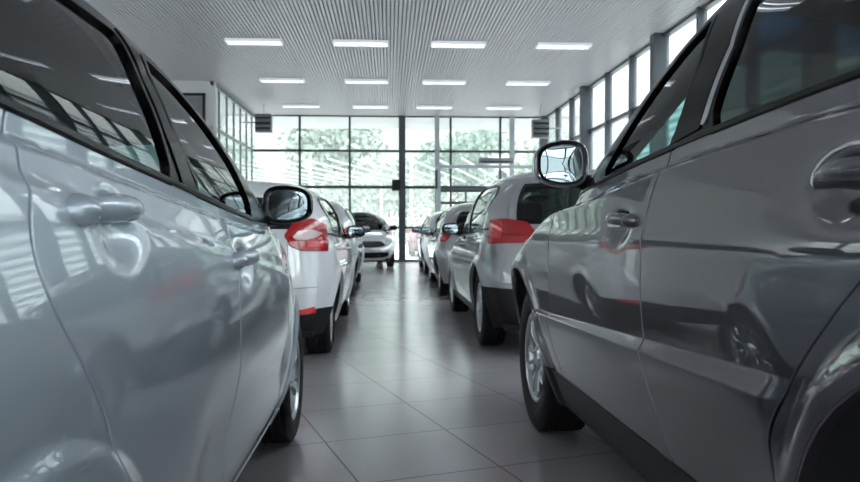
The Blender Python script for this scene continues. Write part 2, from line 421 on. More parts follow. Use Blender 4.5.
def ring_panel(name, m, proj, poly, w_out, w_in, **k):
    return panel(name, m, proj, grow(poly, w_out), [grow(poly, -w_in)], **k)
# ------------------------------------------------------------------ wheels
def lathe(prof, n, fn=None):
    """profile [(offset along axle y, radius)] around the y axis; outer face toward +y"""
    V = []; F = []; m = len(prof)
    for i in range(n):
        a = 2*PI*i/n
        for j, (y, r) in enumerate(prof):
            rr = r if fn is None else fn(i, j, r)
            V.append((rr*math.cos(a), y, rr*math.sin(a)))
    for i in range(n):
        for j in range(m-1): a, b = i*m+j, ((i+1) % n)*m+j; F.append((a, b, b+1, a+1))
    return V, F
WH = {}
def wheel_mesh(key, R, w, rim_r, spokes, style, knob=0):
    if key in WH: return WH[key]
    h = w/2; N = 216 if key in ('near_suv', 'near_hatch') else 96
    prof = [(-h*.80, rim_r-.005), (-h*.97, rim_r+.025), (-h*1.0, (rim_r+R)/2), (-h*.94, R-.028), (-h*.84, R-.010)]
    xs = np.linspace(-.80, .80, 17)
    for q in xs: prof.append((h*q, R-.002-.004*q*q))
    prof += [(h*.84, R-.010), (h*.94, R-.028), (h*1.0, (rim_r+R)/2+.006), (h*1.0, (rim_r+R)/2-.004), (h*.97, rim_r+.022), (h*.90, rim_r+.004), (h*.80, rim_r-.005)]
    gro = {5+2, 5+6, 5+10, 5+14} if not knob else {5+4, 5+8, 5+12}
    def fn(i, j, r):
        if j in gro: return r-.008
        if 5 <= j < 22:
            ph = (i+(j-13)//2) % 4
            if knob: return r-(.007 if ph == 0 else 0)
            return r-(.004 if (ph == 0 and (j < 8 or j > 18)) else 0)
        return r
    V, F = lathe(prof, N, fn)
    tm = bpy.data.meshes.new('tyre'); tm.from_pydata(V, [], F); tm.materials.append(M['rubber'])
    tm.polygons.foreach_set('use_smooth', [True]*len(tm.polygons)); tm.set_sharp_from_angle(angle=math.radians(35))
    # rim: barrel + spokes + hub
    mb = MB(); yo = h*.86
    bar = [(-h*.7, rim_r-.012), (h*.2, rim_r-.03), (yo-.02, rim_r-.026), (yo-.004, rim_r-.018), (yo+.004, rim_r-.006), (yo+.002, rim_r+.003), (yo-.012, rim_r+.002)]
    V, F = lathe(bar, 72); mb.add(V, F)
    def spoke(a, w0, w1, off0=0., off1=0., d=.024):
        rings = []
        for k in range(9):
            t = k/8; r = .045+(rim_r-.022-.045)*t; wd = (w0+(w1-w0)*t)*(1+.25*(2*t-1)**2)/2; of = off0+(off1-off0)*t
            y = yo-.030+.018*math.sin(t*PI*.9)+.012*t; sec = []
            for (dx, dy) in ((-1, -d), (-1, -.004), (-.7, .0), (0, .003), (.7, 0), (1, -.004), (1, -d)):
                x = of+dx*wd; sec.append((r*math.cos(a)-x*math.sin(a), y+dy, r*math.sin(a)+x*math.cos(a)))
            rings.append(sec)
        mb.loft(rings)
    for s in range(spokes):
        a = 2*PI*s/spokes+.3
        if style == 'double': spoke(a, .022, .020, -.015, -.042); spoke(a, .022, .020, .015, .042)
        elif style == 'multi': spoke(a, .034, .020)
        else: spoke(a, .052, .060)
    V, F = lathe([(yo-.06, .075), (yo-.02, .070), (yo-.012, .060), (yo-.004, .034), (yo-.002, .028), (yo-.002, 0.0005)], 36); mb.add(V, F)
    for s in range(5):
        a = 2*PI*s/5; cx, cz = .052*math.cos(a), .052*math.sin(a)
        mb.tube([(cx, yo-.02, cz), (cx, yo-.004, cz)], .008, 6)
    rim = mb.build('rim', M['alloy'], smooth=True); rm = rim.data; bpy.data.objects.remove(rim)
    V, F = lathe([(0, .06), (.012, .06), (.012, rim_r-.045), (0, rim_r-.045)], 48)
    dm = bpy.data.meshes.new('disc'); dm.from_pydata(V, [], F); dm.materials.append(M['steel'])
    WH[key] = (tm, rm, dm); return WH[key]
def put_wheel(car, key, x, y, R, sg, ang=0, steer=0):
    tm, rm, dm = WH[key]
    w = bpy.data.objects.new('wheel', tm); COL.objects.link(w); w.parent = car
    w.location = (x, sg*y, R); w.rotation_euler = (0, ang, (0 if sg > 0 else PI)+steer)
    for nm, d in (('rim', rm), ('brake_disc', dm)):
        o = bpy.data.objects.new(nm, d); COL.objects.link(o); o.parent = w
    return w
# ------------------------------------------------------------------ the car
def arcpts(cx, cz, r, a0, a1, n=24):
    return [(cx+r*math.cos(a), cz+r*math.sin(a)) for a in np.linspace(a0, a1, n)]
def crv(P, n=6):
    P = np.array(P, float); Q = np.concatenate([[2*P[0]-P[1]], P, [2*P[-1]-P[-2]]]); out = []
    for i in range(1, len(Q)-2):
        for t in np.linspace(0, 1, n, endpoint=False):
            a, b, c_, d_ = Q[i-1:i+3]; out.append(.5*(2*b+(c_-a)*t+(2*a-5*b+4*c_-d_)*t*t+(3*b-a-3*c_+d_)*t**3))
    return np.array(out+[P[-1]])
def build_car(c, pos, rz, label, near=False, res=.045, dres=None, hidden_detail=True):
    B = Body(c); wb = c['wb']; ax = c.get('ax', (0, wb)); car = empty('car', pos, rz); tag(car, label, 'car', 'parked cars')
    dres = dres or res; P = c['paint']; CLAD = c.get('clad', P); zs = c.get('zs', .24); hs = c.get('hs', .24)
    belt = lambda s: float(B.belt(s)); Tg = lambda s: float(B.Tg(s)); Rg = lambda h: float(B.Rg(h)); Fg = lambda h: float(B.Fg(h))
    R_ = lambda h: float(B.R(h)); F_ = lambda h: float(B.F(h)); Tl = lambda s: float(B.Tl(s))
    ar = c['ars']; zr = c['wr']
    g = .0060 if near else .0035
    LIP[0] = .0028 if near else .0018
    gF, gM, gR = [crv(c[k], 7 if near else 4) for k in ('gapF', 'gapM', 'gapR')]      # listed from the sill up to the belt
    kR = c.get('kR', .20); kA = c.get('kA', .22); mt = .08
    # side lines
    sA0 = c.get('sA', None)
    hA = belt(Fg(1.15)-kA)+.004
    A = []; h = hA
    while h < Tg(Fg(h)-kA)-mt: A.append((Fg(h)-kA, h)); h += .02
    hTf = A[-1][1]
    C_ = []; h = belt(Rg(1.2)+kR)
    while h < Tg(Rg(h)+kR)-mt: C_.append((Rg(h)+kR, h)); h += .02
    hTr = C_[-1][1]
    ss = np.linspace(A[-1][0], C_[-1][0], 24)
    topl = [(s, Tg(s)-mt) for s in ss[1:-1]]
    sR0, sF0 = C_[0][0], A[0][0]
    bl = lambda a, b, n=14, d=0: [(s, belt(s)+d) for s in np.linspace(a, b, n)]
    frame = bl(sR0, sF0, 24)+A[1:]+topl+C_[::-1][:-1]
    def snapw(w):
        w = dens(w, .05); low = w[:, 1] < B.belt(w[:, 0])+.036
        w[low, 1] = B.belt(w[low, 0])+.004; return w
    wF, wR = snapw(rnd(c['winF'], .035)), snapw(rnd(c['winR'], .045))
    gd = {}
    if near:
        ss_ = np.arange(xl_:=R_(.7)+.1, F_(.6)-.2, .0145)
        gd['guides'] = [[(s_, float(B.Tl(s_))-d_*float(B.cl(s_))/.07) for s_ in ss_] for d_ in (.012, .022, .032, .044, .058, .073)]+[[(s_, f(s_)) for s_ in ss_ if a0_ < s_ < b0_] for f, a0_, b0_ in c.get('creases', [])]
        gd['fine'] = [(x_, z_-.015, .15, .085, .007) for x_, z_ in c['handles']]
    wins = [('F', wF), ('R', wR)]+([('Q', rnd(c['winQ'], .03))] if 'winQ' in c else [])
    xe = R_(.7)+c.get('kB', .22)        # where quarter panel meets the rear corner
    xn = F_(.6)-c.get('kN', .30)
    hbump = c.get('hbump', .62)
    arc = lambda i, a0, a1, r=0, n=26: arcpts(ax[i], zr, ar[i]+r, a0, a1, n)
    al = lambda i, z=None: math.asin(max(-.9, min(.9, ((z or hs)-zr)/ar[i])))
    for sg in (1, -1):
        pj = (lambda s_: (lambda uv: B.side(uv, s_)))(sg)
        vis = hidden_detail or sg == c['aisle']
        k = dict(parent=car)
        # quarter panel
        a_r = al(0)
        gRu = [p for p in gR if (np.hypot(p[0]-ax[0], p[1]-zr) > ar[0]+.012)]
        rq = [(float(xe), zz) for zz in np.linspace(belt(xe)-.004, hs, 8)]
        lowr = [(ax[0]-math.sqrt(max(ar[0]**2-(hs-zr)**2, 0)), hs)]
        qa = arc(0, PI-a_r, math.atan2(gRu[0][1]-zr, gRu[0][0]-ax[0]))
        if xe > ax[0]-ar[0]-.02: rq = [p for p in rq if p[1] > zr+.1]; qa = [p for p in qa if p[0] > xe+.004]
        qp = [(p[0]-g, p[1]) for p in gRu]+[(gRu[-1][0]-g, belt(gRu[-1][0])-.006)]+bl(gRu[-1][0]-.02, xe, 8, -.006)+rq+qa
        panel('quarter_panel', P, pj, qp, res=dres, **gd, **k)
        # rear door
        dlow = [p for p in gR if np.hypot(p[0]-ax[0], p[1]-zr) > ar[0]+.004]
        pa = math.atan2(dlow[0][1]-zr, dlow[0][0]-ax[0])
        hd = c.get('hdoor', hs)
        rd_arc = arc(0, al(0, hd), pa, .0, 16) if dlow[0][1] > hd+.05 else []
        bt = lambda s: belt(s)-.003
        rd = [(gM[0][0]-g, hd)]+[(p[0]-g, p[1]) for p in gM[1:-1]]+[(gM[-1][0]-g, bt(gM[-1][0]))]+[(s, bt(s)) for s in np.linspace(gM[-1][0]-.05, gR[-1][0]+.03, 12)]
        rd += [(gR[-1][0]+g, bt(gR[-1][0]))]+[(p[0]+g, p[1]) for p in dlow[::-1][1:]]+rd_arc[::-1]
        d_r = panel('rear_door', P, pj, rd, res=dres, **gd, **k)
        fd = [(gM[0][0]+g, hd)]+[(gF[0][0]-g, hd)]+[(p[0]-g, p[1]) for p in gF[1:-1]]+[(gF[-1][0]-g, bt(gF[-1][0]))]+[(s, bt(s)) for s in np.linspace(gF[-1][0]-.04, gM[-1][0]+.04, 14)]+[(gM[-1][0]+g, bt(gM[-1][0]))]+[(p[0]+g, p[1]) for p in gM[::-1][1:-1]]
        d_f = panel('front_door', P, pj, fd, res=dres, **gd, **k)
        # fender
        fa = arc(1, PI-al(1, hd), al(1, .35))
        ft = [(s, Tl(s)-.40*float(B.cl(s))) for s in np.linspace(xn, gF[-1][0]+.03, 18)]
        fp = [(gF[0][0]+g, hd)]+fa+[(xn, .36)]+ft+[(p[0]+g, p[1]) for p in gF[::-1][:-1]]
        fp = [p for i, p in enumerate(fp) if i == 0 or np.hypot(p[0]-fp[i-1][0], p[1]-fp[i-1][1]) > .004]
        fp = [p for p in fp if not (p[0] > gF[0][0]+.2 and p[1] < hd-.01)]
        panel('fender', P, pj, fp, res=dres, **gd, **k)
        # sill
        sl = [(ax[0]+math.sqrt(ar[0]**2-(max(zs-zr, -.2))**2)+.01, zs), (ax[1]-math.sqrt(ar[1]**2-(zs-zr)**2)-.01, zs)]
        sl += [(ax[1]-math.sqrt(ar[1]**2-(hd-zr)**2)-.01, hd-.006), (ax[0]+math.sqrt(ar[0]**2-(hd-zr)**2)+.01, hd-.006)]
        if hd > zs+.03: panel('sill', c.get('sillmat', M['blackp']), pj, sl, res=dres, off=.004, edge=.05, **k)
        # inner side, wheel wells
        ins = lambda uv, pj=pj, sg=sg: pj(uv)*[1, 1, 1]-[0, sg*.022, 0]
        ip = [(xe, zs+.02), (xn, zs+.02), (xn, Tl(xn)-.08)]+[(s, Tl(s)-.10*(1 if s > sF0 else .3)) for s in np.linspace(xn-.1, xe, 24)]
        panel('inner_side', M['dark'], ins, ip, [arc(i, 0, 2*PI*35/36, .012, 36) for i in (0, 1)] if False else [], res=.08, edge=0, **k) if False else None
        # split around arches: build as outline with arches bitten out
        def bite(i): return arcpts(ax[i], zr, ar[i]+.006, PI-math.asin((zs+.02-zr)/(ar[i]+.006)), math.asin((zs+.02-zr)/(ar[i]+.006)), 24)
        rear_ok = xe < ax[0]-ar[0]-.02; front_ok = xn > ax[1]+ar[1]+.02
        ip = []
        b0, b1 = bite(0), bite(1)
        if rear_ok: ip += [(xe, zs+.02)]+b0
        else: ip += [p for p in b0 if p[0] > xe+.01]
        if front_ok: ip += b1+[(xn, zs+.02)]
        else: ip += [p for p in b1 if p[0] < xn-.01]
        ip += [(xn, Tl(xn)-.09)]+[(s, min(Tl(s), belt(s) if s < sF0 else 9)-(.10 if s > sF0-.1 else .02)) for s in np.linspace(xn-.08, xe+.03, 24)]+[(xe, belt(xe)-.03)]
        panel('inner_side', M['dark'], ins, ip, res=.08, edge=0, **k)
        for i in (0, 1):
            yo = float(B.Y(ax[i], zr+ar[i]+.01))-.02
            n = 40; V = []; F = []
            a_w = math.asin((zs+.03-zr)/ar[i])
            for a in np.linspace(a_w, PI-a_w, n):
                px_, pz_ = ax[i]+(ar[i]+.004)*math.cos(a), zr+(ar[i]+.004)*math.sin(a); ye = min(yo, float(B.Y(px_, pz_))-.012)
                for y in (ye, yo-.34): V.append((px_, sg*y, pz_))
            F = [(2*j, 2*j+1, 2*j+3, 2*j+2) for j in range(n-1)]
            V.append((ax[i], sg*(yo-.34), zr)); F += [(2*j+1, len(V)-1, 2*j+3) for j in range(n-1)]
            mesh('wheel_well', V, F, M['dark'], car, True)
            # rolled arch lip
            lo = al(i, hd)
            a0, a1 = (-.25, PI+.25)
            pts = arcpts(ax[i], zr, ar[i]+.002, a0, a1, 40); Pp = pj(np.array(pts)); L = []
            mm = c.get('archmat', P)
            ring = []
            for p in Pp:
                if p[1]*sg < .3: continue
                ring.append([tuple(p+np.array([0, sg*.002, 0])), tuple(p-np.array([0, sg*.03, 0]))])
            if len(ring) > 3: MB().loft(ring, close=False, caps=False).build('arch_lip', mm, car, True)
        # window frame / pillars
        panel('side_frame', c.get('framemat', P), pj, frame, [grow(w, .004) for _, w in wins], res=dres, edge=.02, **k)
        for nm, w in wins:
            dp = d_f if nm == 'F' else d_r
            gl = M['cartint'] if (nm != 'F' and c.get('tint')) else M['carglass']
            panel('window_glass', gl, pj, grow(w, .008), res=max(dres, .03), off=-.008, edge=0, parent=dp if nm != 'Q' else car)
            ring_panel('window_seal', M['blackout'], pj, w, c.get('seal', .012), .006, res=dres, off=.003, edge=.010, parent=dp if nm != 'Q' else car)
        ws_ = [(s_, belt(s_)-.001) for s_ in np.linspace(sR0+.02, sF0-.10, 24)]+[(s_, belt(s_)+c.get('wst', .008)) for s_ in np.linspace(sF0-.12, sR0+.04, 24)]
        panel('waist_seal', M['blackout'], pj, ws_, res=dres, off=.006, edge=.008, **k)
        gi = grow(frame, -c.get('railw', .022)); fr_ = np.array(frame) if area(frame) > 0 else np.array(frame)[::-1]
        kk = [i for i in range(len(fr_)) if fr_[i, 1] > belt(fr_[i, 0])+.01 and fr_[i, 0] > -.5]
        rp = [tuple(fr_[i]) for i in kk]+[tuple(gi[i]) for i in kk[::-1]]
        if c.get('rail', True): panel('roof_rail', P, pj, rp, res=dres, off=.006, edge=.004, **k)
        if c.get('sidecl'): panel('side_cladding', M['blackp'], pj, [(xe, hs), (xe, c['hclad'])]+[p for p in arcpts(ax[0], zr, ar[0]+.004, PI-math.asin((c['hclad']-zr)/ar[0]), PI-al(0), 8)], res=dres, off=.004, **k)
        for pol, mm, nm in c.get('patches', []):
            panel(nm, M[mm] if isinstance(mm, str) else mm, pj, pol, res=dres, off=.0045, edge=.006, **k)
        for (hx, hz), dd in zip(c.get('handles', []), (d_r, d_f)): handle(B, hx, hz, sg, P, dd, c.get('hl', .20), c.get('hk', 1.1))
        side_mirror(B, car, c, sg)
        if c.get('steer') is None: st = 0
        for i in (0, 1):
            put_wheel(car, c['wheel'], ax[i], c['wy'], c['wr'], sg, .4+i*1.3, c.get('steer', 0) if i else 0)
    # windshield
    k = dict(parent=car)
    Al = np.array(A); As = B.side(Al, 1); u = B.to_cyl(As, B.xw, 1)
    us = u[:, 0]-.004
    ws = [(us[i], u[i, 1]) for i in range(len(us))]+[(-us[i], u[i, 1]) for i in range(len(us))][::-1]
    panel('windshield', M[c.get('wsmat', 'carglass')], B.wind, ws, res=.05, off=-.004, edge=0, **k)
    ring_panel('windshield_seal', M['satin'], B.wind, ws, -.001, .03, res=.05, off=-.001, edge=0, **k)
    if c.get('sunband'):
        hb_ = hTf-.07; u_ = np.interp(hb_, u[:, 1], us); kb = [(us[i], u[i, 1]) for i in range(len(us)) if u[i, 1] > hb_]
        sbp = [(u_, hb_)]+kb; panel('sun_band', M['blueband'], B.wind, sbp+[(-p[0], p[1]) for p in sbp[::-1]], res=.05, off=-.007, edge=0, **k)
    # rear: tailgate, rear window, corners, bumper
    Cl = np.array(C_); Cs = B.side(Cl, 1); u = B.to_cyl(Cs, B.xr, -1)
    ytl = c.get('ytail', .66)*B.hw
    def uofy(y, h):
        us_ = np.linspace(0, 1.5, 200); PP = B.rear(np.stack([us_, np.full(200, h)], 1)); i = (PP[:, 1] > y).argmax(); return us_[i] if PP[i, 1] > y else us_[-1]
    lowt = [(uofy(ytl, h)-.003, h) for h in np.linspace(hbump+.004, u[0, 1]-.03, 8)]
    half = lowt+[(u[i, 0]-.004, u[i, 1]) for i in range(len(u))]
    tail = [tuple(p) for p in half]+[(-p[0], p[1]) for p in half[::-1]]
    rwt = c.get('rearwin', (.30, .13))   # drop of lower edge below the top, margin
    hb0, hb1 = u[0, 1]+c.get('rw0', .03), hTr-c.get('rw1', .05)
    rws = [(p[0]-.085, p[1]) for p in u if hb0 <= p[1] <= hb1]
    rw = [tuple(p) for p in rws]+[(-p[0], p[1]) for p in rws[::-1]]
    rw = rnd(dens(rw, .2), .05)
    tg_ = panel('tailgate', P, B.rear, tail, [rw], res=dres, **k)
    panel('rear_window', M['cartint'], B.rear, grow(rw, .006), res=.05, off=-.006, edge=0, parent=tg_)
    ring_panel('window_seal', M['satin'], B.rear, rw, .004, .03, res=.05, off=.001, edge=.004, parent=tg_)
    for sg in (1, -1):
        side = B.to_cyl(B.side(np.array([(xe, h) for h in np.linspace(hbump+.004, u[0, 1]-.01, 8)]), 1), B.xr, -1)
        inner = [(uofy(ytl, h)+.003, h) for h in np.linspace(hbump+.004, u[0, 1]-.03, 8)]
        cn = [(sg*p[0], p[1]) for p in inner]+[(sg*u[0, 0], u[0, 1]-.006)]+[(sg*(p[0]-.003), p[1]) for p in side[::-1]]
        panel('quarter_panel', P, B.rear, cn, res=dres, edge=.006, **k)
    hcl = c.get('hclad', hs)
    def band(h0, h1, proj_d, xe_, x0, n=8):
        hh = np.linspace(h0, h1, n)
        s_ = B.to_cyl(B.side(np.array([(xe_, h) for h in hh]), 1), x0, proj_d)
        return [(p[0]-.003, p[1]) for p in s_]+[(-p[0]+.003, p[1]) for p in s_[::-1]]
    panel('rear_bumper', P, B.rear, band(hcl+.003, hbump-.003, -1, xe, B.xr), res=dres, **k)
    if hcl > hs+.02: panel('rear_bumper_cladding', M['blackp'], B.rear, band(hs, hcl-.003, -1, xe, B.xr), res=dres, off=.002, **k)
    # front end
    panel('front_bumper', P, B.front, band(hs, .58, 1, xn, B.xf), res=dres, **k)
    hn = Tl(F_(.8)-.10)-.10
    panel('nose', P, B.front, band(.585, hn, 1, xn, B.xf), res=dres, **k)
    nose_top = B.front(np.array([(q, hn) for q in np.linspace(-band(.585, hn, 1, xn, B.xf)[7][0], band(.585, hn, 1, xn, B.xf)[7][0], 24)]))
    hoodE = [(p[0]-.004, p[1]) for p in nose_top]
    ftp = [(s, float(B.Y(s, Tl(s)-.40*float(B.cl(s))))-.006) for s in np.linspace(xn-.05, gF[-1][0]+.1, 14)]
    cb = Fg(hA)+.02
    hood = hoodE+ftp+[(cb-.10, ftp[-1][1]*.8), (cb, 0), (cb-.10, -ftp[-1][1]*.8)]+[(p[0], -p[1]) for p in ftp[::-1]]
    panel('hood', P, B.top, hood, res=dres, **k)
    # roof
    tA = B.wind(np.array([(q, hTf) for q in np.linspace(-us[-1], us[-1], 18)]))
    tC = B.rear(np.array([(q, hTr) for q in np.linspace(-u[-1, 0]+.004, u[-1, 0]-.004, 18)]))
    tp = B.side(np.array(topl), 1)
    roof = [(p[0], p[1]) for p in tA]+[(p[0], p[1]-.003) for p in tp]+[(p[0], p[1]) for p in tC[::-1]]+[(p[0], -p[1]+.003) for p in tp[::-1]]
    roof = [p for i, p in enumerate(roof) if i == 0 or np.hypot(p[0]-roof[i-1][0], p[1]-roof[i-1][1]) > .006]
    panel('roof', c.get('roofmat', P), B.top, roof, res=.06, edge=.006, **k)
    panel('headlining', M['lining'], B.top, grow(roof, -.02), res=.10, off=-.035, edge=0, **k)
    # floor, bulkhead, cabin
    y0 = B.hw-.17
    MB().box((R_(.4)+.15, -y0, zs), (F_(.4)-.2, y0, zs+.04)).build('floor_pan', M['dark'], car)
    MB().box((Fg(1.15)-.1, -y0+.05, zs), (Fg(1.15)-.05, y0-.05, belt(Fg(1.15)-.1)-.06)).build('bulkhead', M['dark'], car)
    cabin(car, c, B, sF0, belt)
    # lamps
    for sg in (1, -1):
        for pol, mm, nm, off, pjn in c['lamps']:
            if pjn == 'side': panel(nm, M[mm], (lambda s_: (lambda uv: B.side(uv, s_)))(sg), rnd(pol, .02), res=.03, off=off, edge=.012, **k)
            else:
                q = [(sg*p[0], p[1]) for p in pol]
                panel(nm, M[mm], getattr(B, pjn), rnd(q, c.get('lr', .025)), res=.03, off=off, edge=.012, **k)
    return car, B
def handle(B, x, z, sg, m, parent, L=.20, K=1.):
    rings = []; n = 12
    for i in range(n+1):
        t = i/n; s = x+(t-.5)*L; e = math.sin(PI*min(max(t, .02), .98))**.35
        off = .040*math.sin(PI*t)**.45; w = .0135*K*e*(1.15-.35*t); d = .011*e*K
        y = float(B.Y(x, z))+.006+off-.012*(1-math.sin(PI*t)); zz = z+.006*math.sin(PI*t)
        rings.append([(s, sg*(y+d*math.cos(a)), zz+w*math.sin(a)) for a in np.linspace(0, 2*PI, 13)[:-1]])
    MB().loft(rings).build('door_handle', m, parent, True)
    # barrel housing at the rear end
    yy = float(B.Y(x-L*.5, z))
    ring2 = []
    for t in np.linspace(0, 1, 7):
        r = .0150*K*math.sqrt(max(1-t*t, .002)); ring2.append([(x-L*.44+1.5*r*math.cos(a), sg*(yy-.004+.036*t), z+r*math.sin(a)) for a in np.linspace(0, 2*PI, 15)[:-1]])
    MB().loft(ring2).build('handle_cap', m, parent, True)
def side_mirror(B, car, c, sg):
    mx, my, mz, w, h = c['mirror']     # centre x, y, z, half width (y), half height
    tw = c.get('mtw', .16)
    def sec(x, k, dy=0, dz=0):
        out = []
        for a in np.linspace(0, 2*PI, 41)[:-1]:
            ca, sa = math.cos(a), math.sin(a); e = .62
            yy = math.copysign(abs(ca)**e, ca)*w*k; zz = math.copysign(abs(sa)**e, sa)*h*k
            if yy > 0: zz *= 1-.18*(yy/w)
            out.append((mx+x+tw*yy, sg*(my+yy+dy), mz+zz+dz))
        return out
    mb = MB(); mb.loft([sec(-.028, .86), sec(-.040, .90), sec(-.044, .96), sec(-.036, 1.0), sec(.0, 1.0), sec(.05, .95), sec(.09, .82), sec(.12, .6), sec(.135, .3), sec(.138, .02)], caps=False)
    hd = mb.build('side_mirror', c.get('mirmat', c['paint']), car, True)
    # the caps are a rear bezel and the glass
    mb = MB(); mb.loft([sec(-.0285, .89), sec(-.041, .885), sec(-.038, .80), sec(-.028, .80)], caps=False)
    mb.build('mirror_bezel', M['satin'], hd, True)
    g = MB(); rr_ = (.01, .12, .24, .36, .48, .60, .72, .83)
    g.loft([sec(-.0275-.0042*(1-(q_/.83)**2), q_) for q_ in rr_], caps=False)
    gv = g.build('mirror_glass', M['mirror'], hd, True); gv.data.shade_smooth()
    yb = float(B.Y(mx+.02, mz-h*.75))
    MB().tube([(mx+.03, sg*(yb-.03), mz-h*.8), (mx+.03, sg*(yb+.03), mz-h*.72), (mx+.03, sg*(my-w*.6), mz-h*.55)], [.035, .03, .03], 12).build('mirror_arm', M['satin'], hd, True)
def cabin(car, c, B, sF0, belt):
    z0 = .45*(c['Ht']/1.5)
    for (x, ys) in ((sF0-1.25, (-.37, .37)), (sF0-2.05, (-.37, .37))):
        for y in ys:
            zz = z0+.02
            b = MB().box((x, y-.24, zz-.12), (x+.5, y+.24, zz+.06)).build('seat', M['cloth'], car, bevel=.05, seg=3)
            mb = MB(); mb.loft([[(x+.10-dx+t, y-.22+.03*q, zz+.02+hh) if s0 == 0 else (x+.10-dx+t, y+.22-.03*q, zz+.02+hh) for s0, t in ((0, 0), (1, 0), (1, .12-.04*q), (0, .12-.04*q))] for dx, hh, q in ((0, 0, 0), (.07, .28, 0), (.15, .56, 1))])
            mb.build('backrest', M['cloth'], b, bevel=.03, seg=3)
            hz = zz+.62
            MB().box((x-.08, y-.12, hz), (x+.01, y+.12, hz+.17)).build('headrest', M['cloth'], b, bevel=.035, seg=3)
            MB().tube([(x-.04, y-.05, hz-.06), (x-.04, y-.05, hz+.05)], .006, 6).build('headrest_post', M['chrome'], b)
    xd = sF0-.25; zb = belt(xd)
    y0 = B.hw-.16
    MB().loft([[(xd-.22, y, zb-.36), (xd-.26, y, zb-.12), (xd-.15, y, zb-.04), (xd+.40, y, zb-.03), (xd+.40, y, zb-.36)] for y in np.linspace(-y0, y0, 5)]).build('dashboard', M['blackp'], car, bevel=.02)
    # steering wheel
    st = MB(); cx, cy, cz = xd-.36, .37, zb-.12; pts = []
    for a in np.linspace(0, 2*PI, 25)[:-1]: pts.append((cx+.18*math.sin(a)*.42, cy+.18*math.cos(a), cz+.18*math.sin(a)*.9))
    rings = []
    for i, p in enumerate(pts):
        p = Vector(p); cdir = (p-Vector((cx, cy, cz))).normalized(); nx = Vector((-.9, 0, .42))
        rings.append([tuple(p+cdir*.013*math.cos(b)+nx*.013*math.sin(b)) for b in np.linspace(0, 2*PI, 9)[:-1]])
    st.loft(rings+[rings[0]], caps=False); st.tube([(cx, cy-.17, cz), (cx+.03, cy, cz), (cx, cy+.17, cz)], .016, 8); st.tube([(cx+.03, cy, cz), (cx+.25, cy, cz-.08)], .03, 8)
    st.build('steering_wheel', M['satin'], car, True)
    # inner mirror
    xi = sF0-.75; zi = float(B.Tg(xi))-.17
    im = MB().box((xi, -.12, zi-.03), (xi+.03, .12, zi+.035)).build('interior_mirror', M['satin'], car, bevel=.012)
L1.update(Ht=1.65, kN=.5, kB=.22, kA=.2, kR=.2, xr=.2, xw=1.1, zs=.19, hs=.19, hdoor=.27, hbump=.62, seal=.008,
  gapF=[(2.00, .27), (1.99, .5), (1.93, .8), (1.86, 1.08)],
  gapM=[(.955, .27), (.955, .41), (.97, .62), (1.0, .84), (1.06, 1.0), (1.09, 1.13)],
  gapR=[(.215, .40), (.17, .55), (.058, .683), (.014, .79), (-.040, .880), (-.085, .950), (-.110, 1.015), (-.106, 1.07), (-.080, 1.13), (-.05, 1.245)],
  winF=[(.89, 1.170), (1.58, 1.10), (1.50, 1.175), (1.33, 1.285), (1.12, 1.375), (.90, 1.445), (.70, 1.475), (.64, 1.41), (.71, 1.29)],
  winR=[(.665, 1.19), (.60, 1.28), (.53, 1.39), (.56, 1.492), (.33, 1.50), (.0, 1.50), (-.25, 1.46), (-.42, 1.38), (-.40, 1.31), (-.06, 1.255), (.26, 1.22)],
  handles=[(1.15, .975), (.175, 1.095)], hl=.28, hk=1.75, mirror=(1.90, .900, 1.158, .098, .076), wy=.737, wheel='near_hatch', aisle=-1, mtw=-.07, wst=.008, creases=[(lambda s: 1.12-.12*(s+.08), -.9, 2.2)])
R1.update(Ht=1.85, kN=.45, kB=.26, kA=.22, kR=.2, xr=.2, xw=1.2, zs=.25, hs=.25, hdoor=.43, hbump=.68, seal=.008,
  gapF=[(2.22, .43), (2.27, .66), (2.29, .9), (2.27, 1.07), (2.22, 1.185)],
  gapM=[(1.05, .43), (1.08, .53), (1.155, .777), (1.172, 1.0), (1.152, 1.147), (1.08, 1.285)],
  gapR=[(.47, .43), (.475, .60), (.462, .68), (.40, .79), (.28, .92), (.15, 1.05), (.10, 1.18), (.12, 1.33)],
  winF=[(1.09, 1.290), (1.315, 1.258), (1.64, 1.214), (1.70, 1.213), (1.64, 1.27), (1.46, 1.383), (1.28, 1.488), (1.12, 1.57), (.975, 1.625), (.955, 1.50), (1.01, 1.37)],
  winR=[(.86, 1.325), (.765, 1.49), (.76, 1.625), (.55, 1.665), (.1, 1.67), (-.25, 1.63), (-.42, 1.53), (-.35, 1.40), (-.05, 1.362), (.3, 1.35), (.64, 1.335)],
  handles=[(1.39, 1.09), (.265, 1.158)], hl=.25, hk=1.5, mirror=(1.93, .955, 1.313, .100, .090), wy=.718, wheel='near_suv', aisle=1, mtw=.12, sunband=True, wst=.008, creases=[((lambda d, k: (lambda s: .742-.034*(s-.46)+k*(.012+.034*min(max((2.3-s)/1.9, 0), 1))+d))(d_, k_), .41, 2.6) for d_, k_ in ((0, 0), (-.004, 0), (.004, 0), (-.012, 0), (0, 1), (-.004, 1), (.004, 1), (0, .5))])
focus = dict(wb=2.65, hw=.91, Ht=1.47, b0=1.02, b1=.95, ro=.78, fo=.88)
qash = dict(wb=2.63, hw=.90, Ht=1.60, b0=1.06, b1=.98, ro=.80, fo=.85)
L2 = hatch(**focus); R2 = hatch(**qash, wr=.345, ars=(.40, .40))
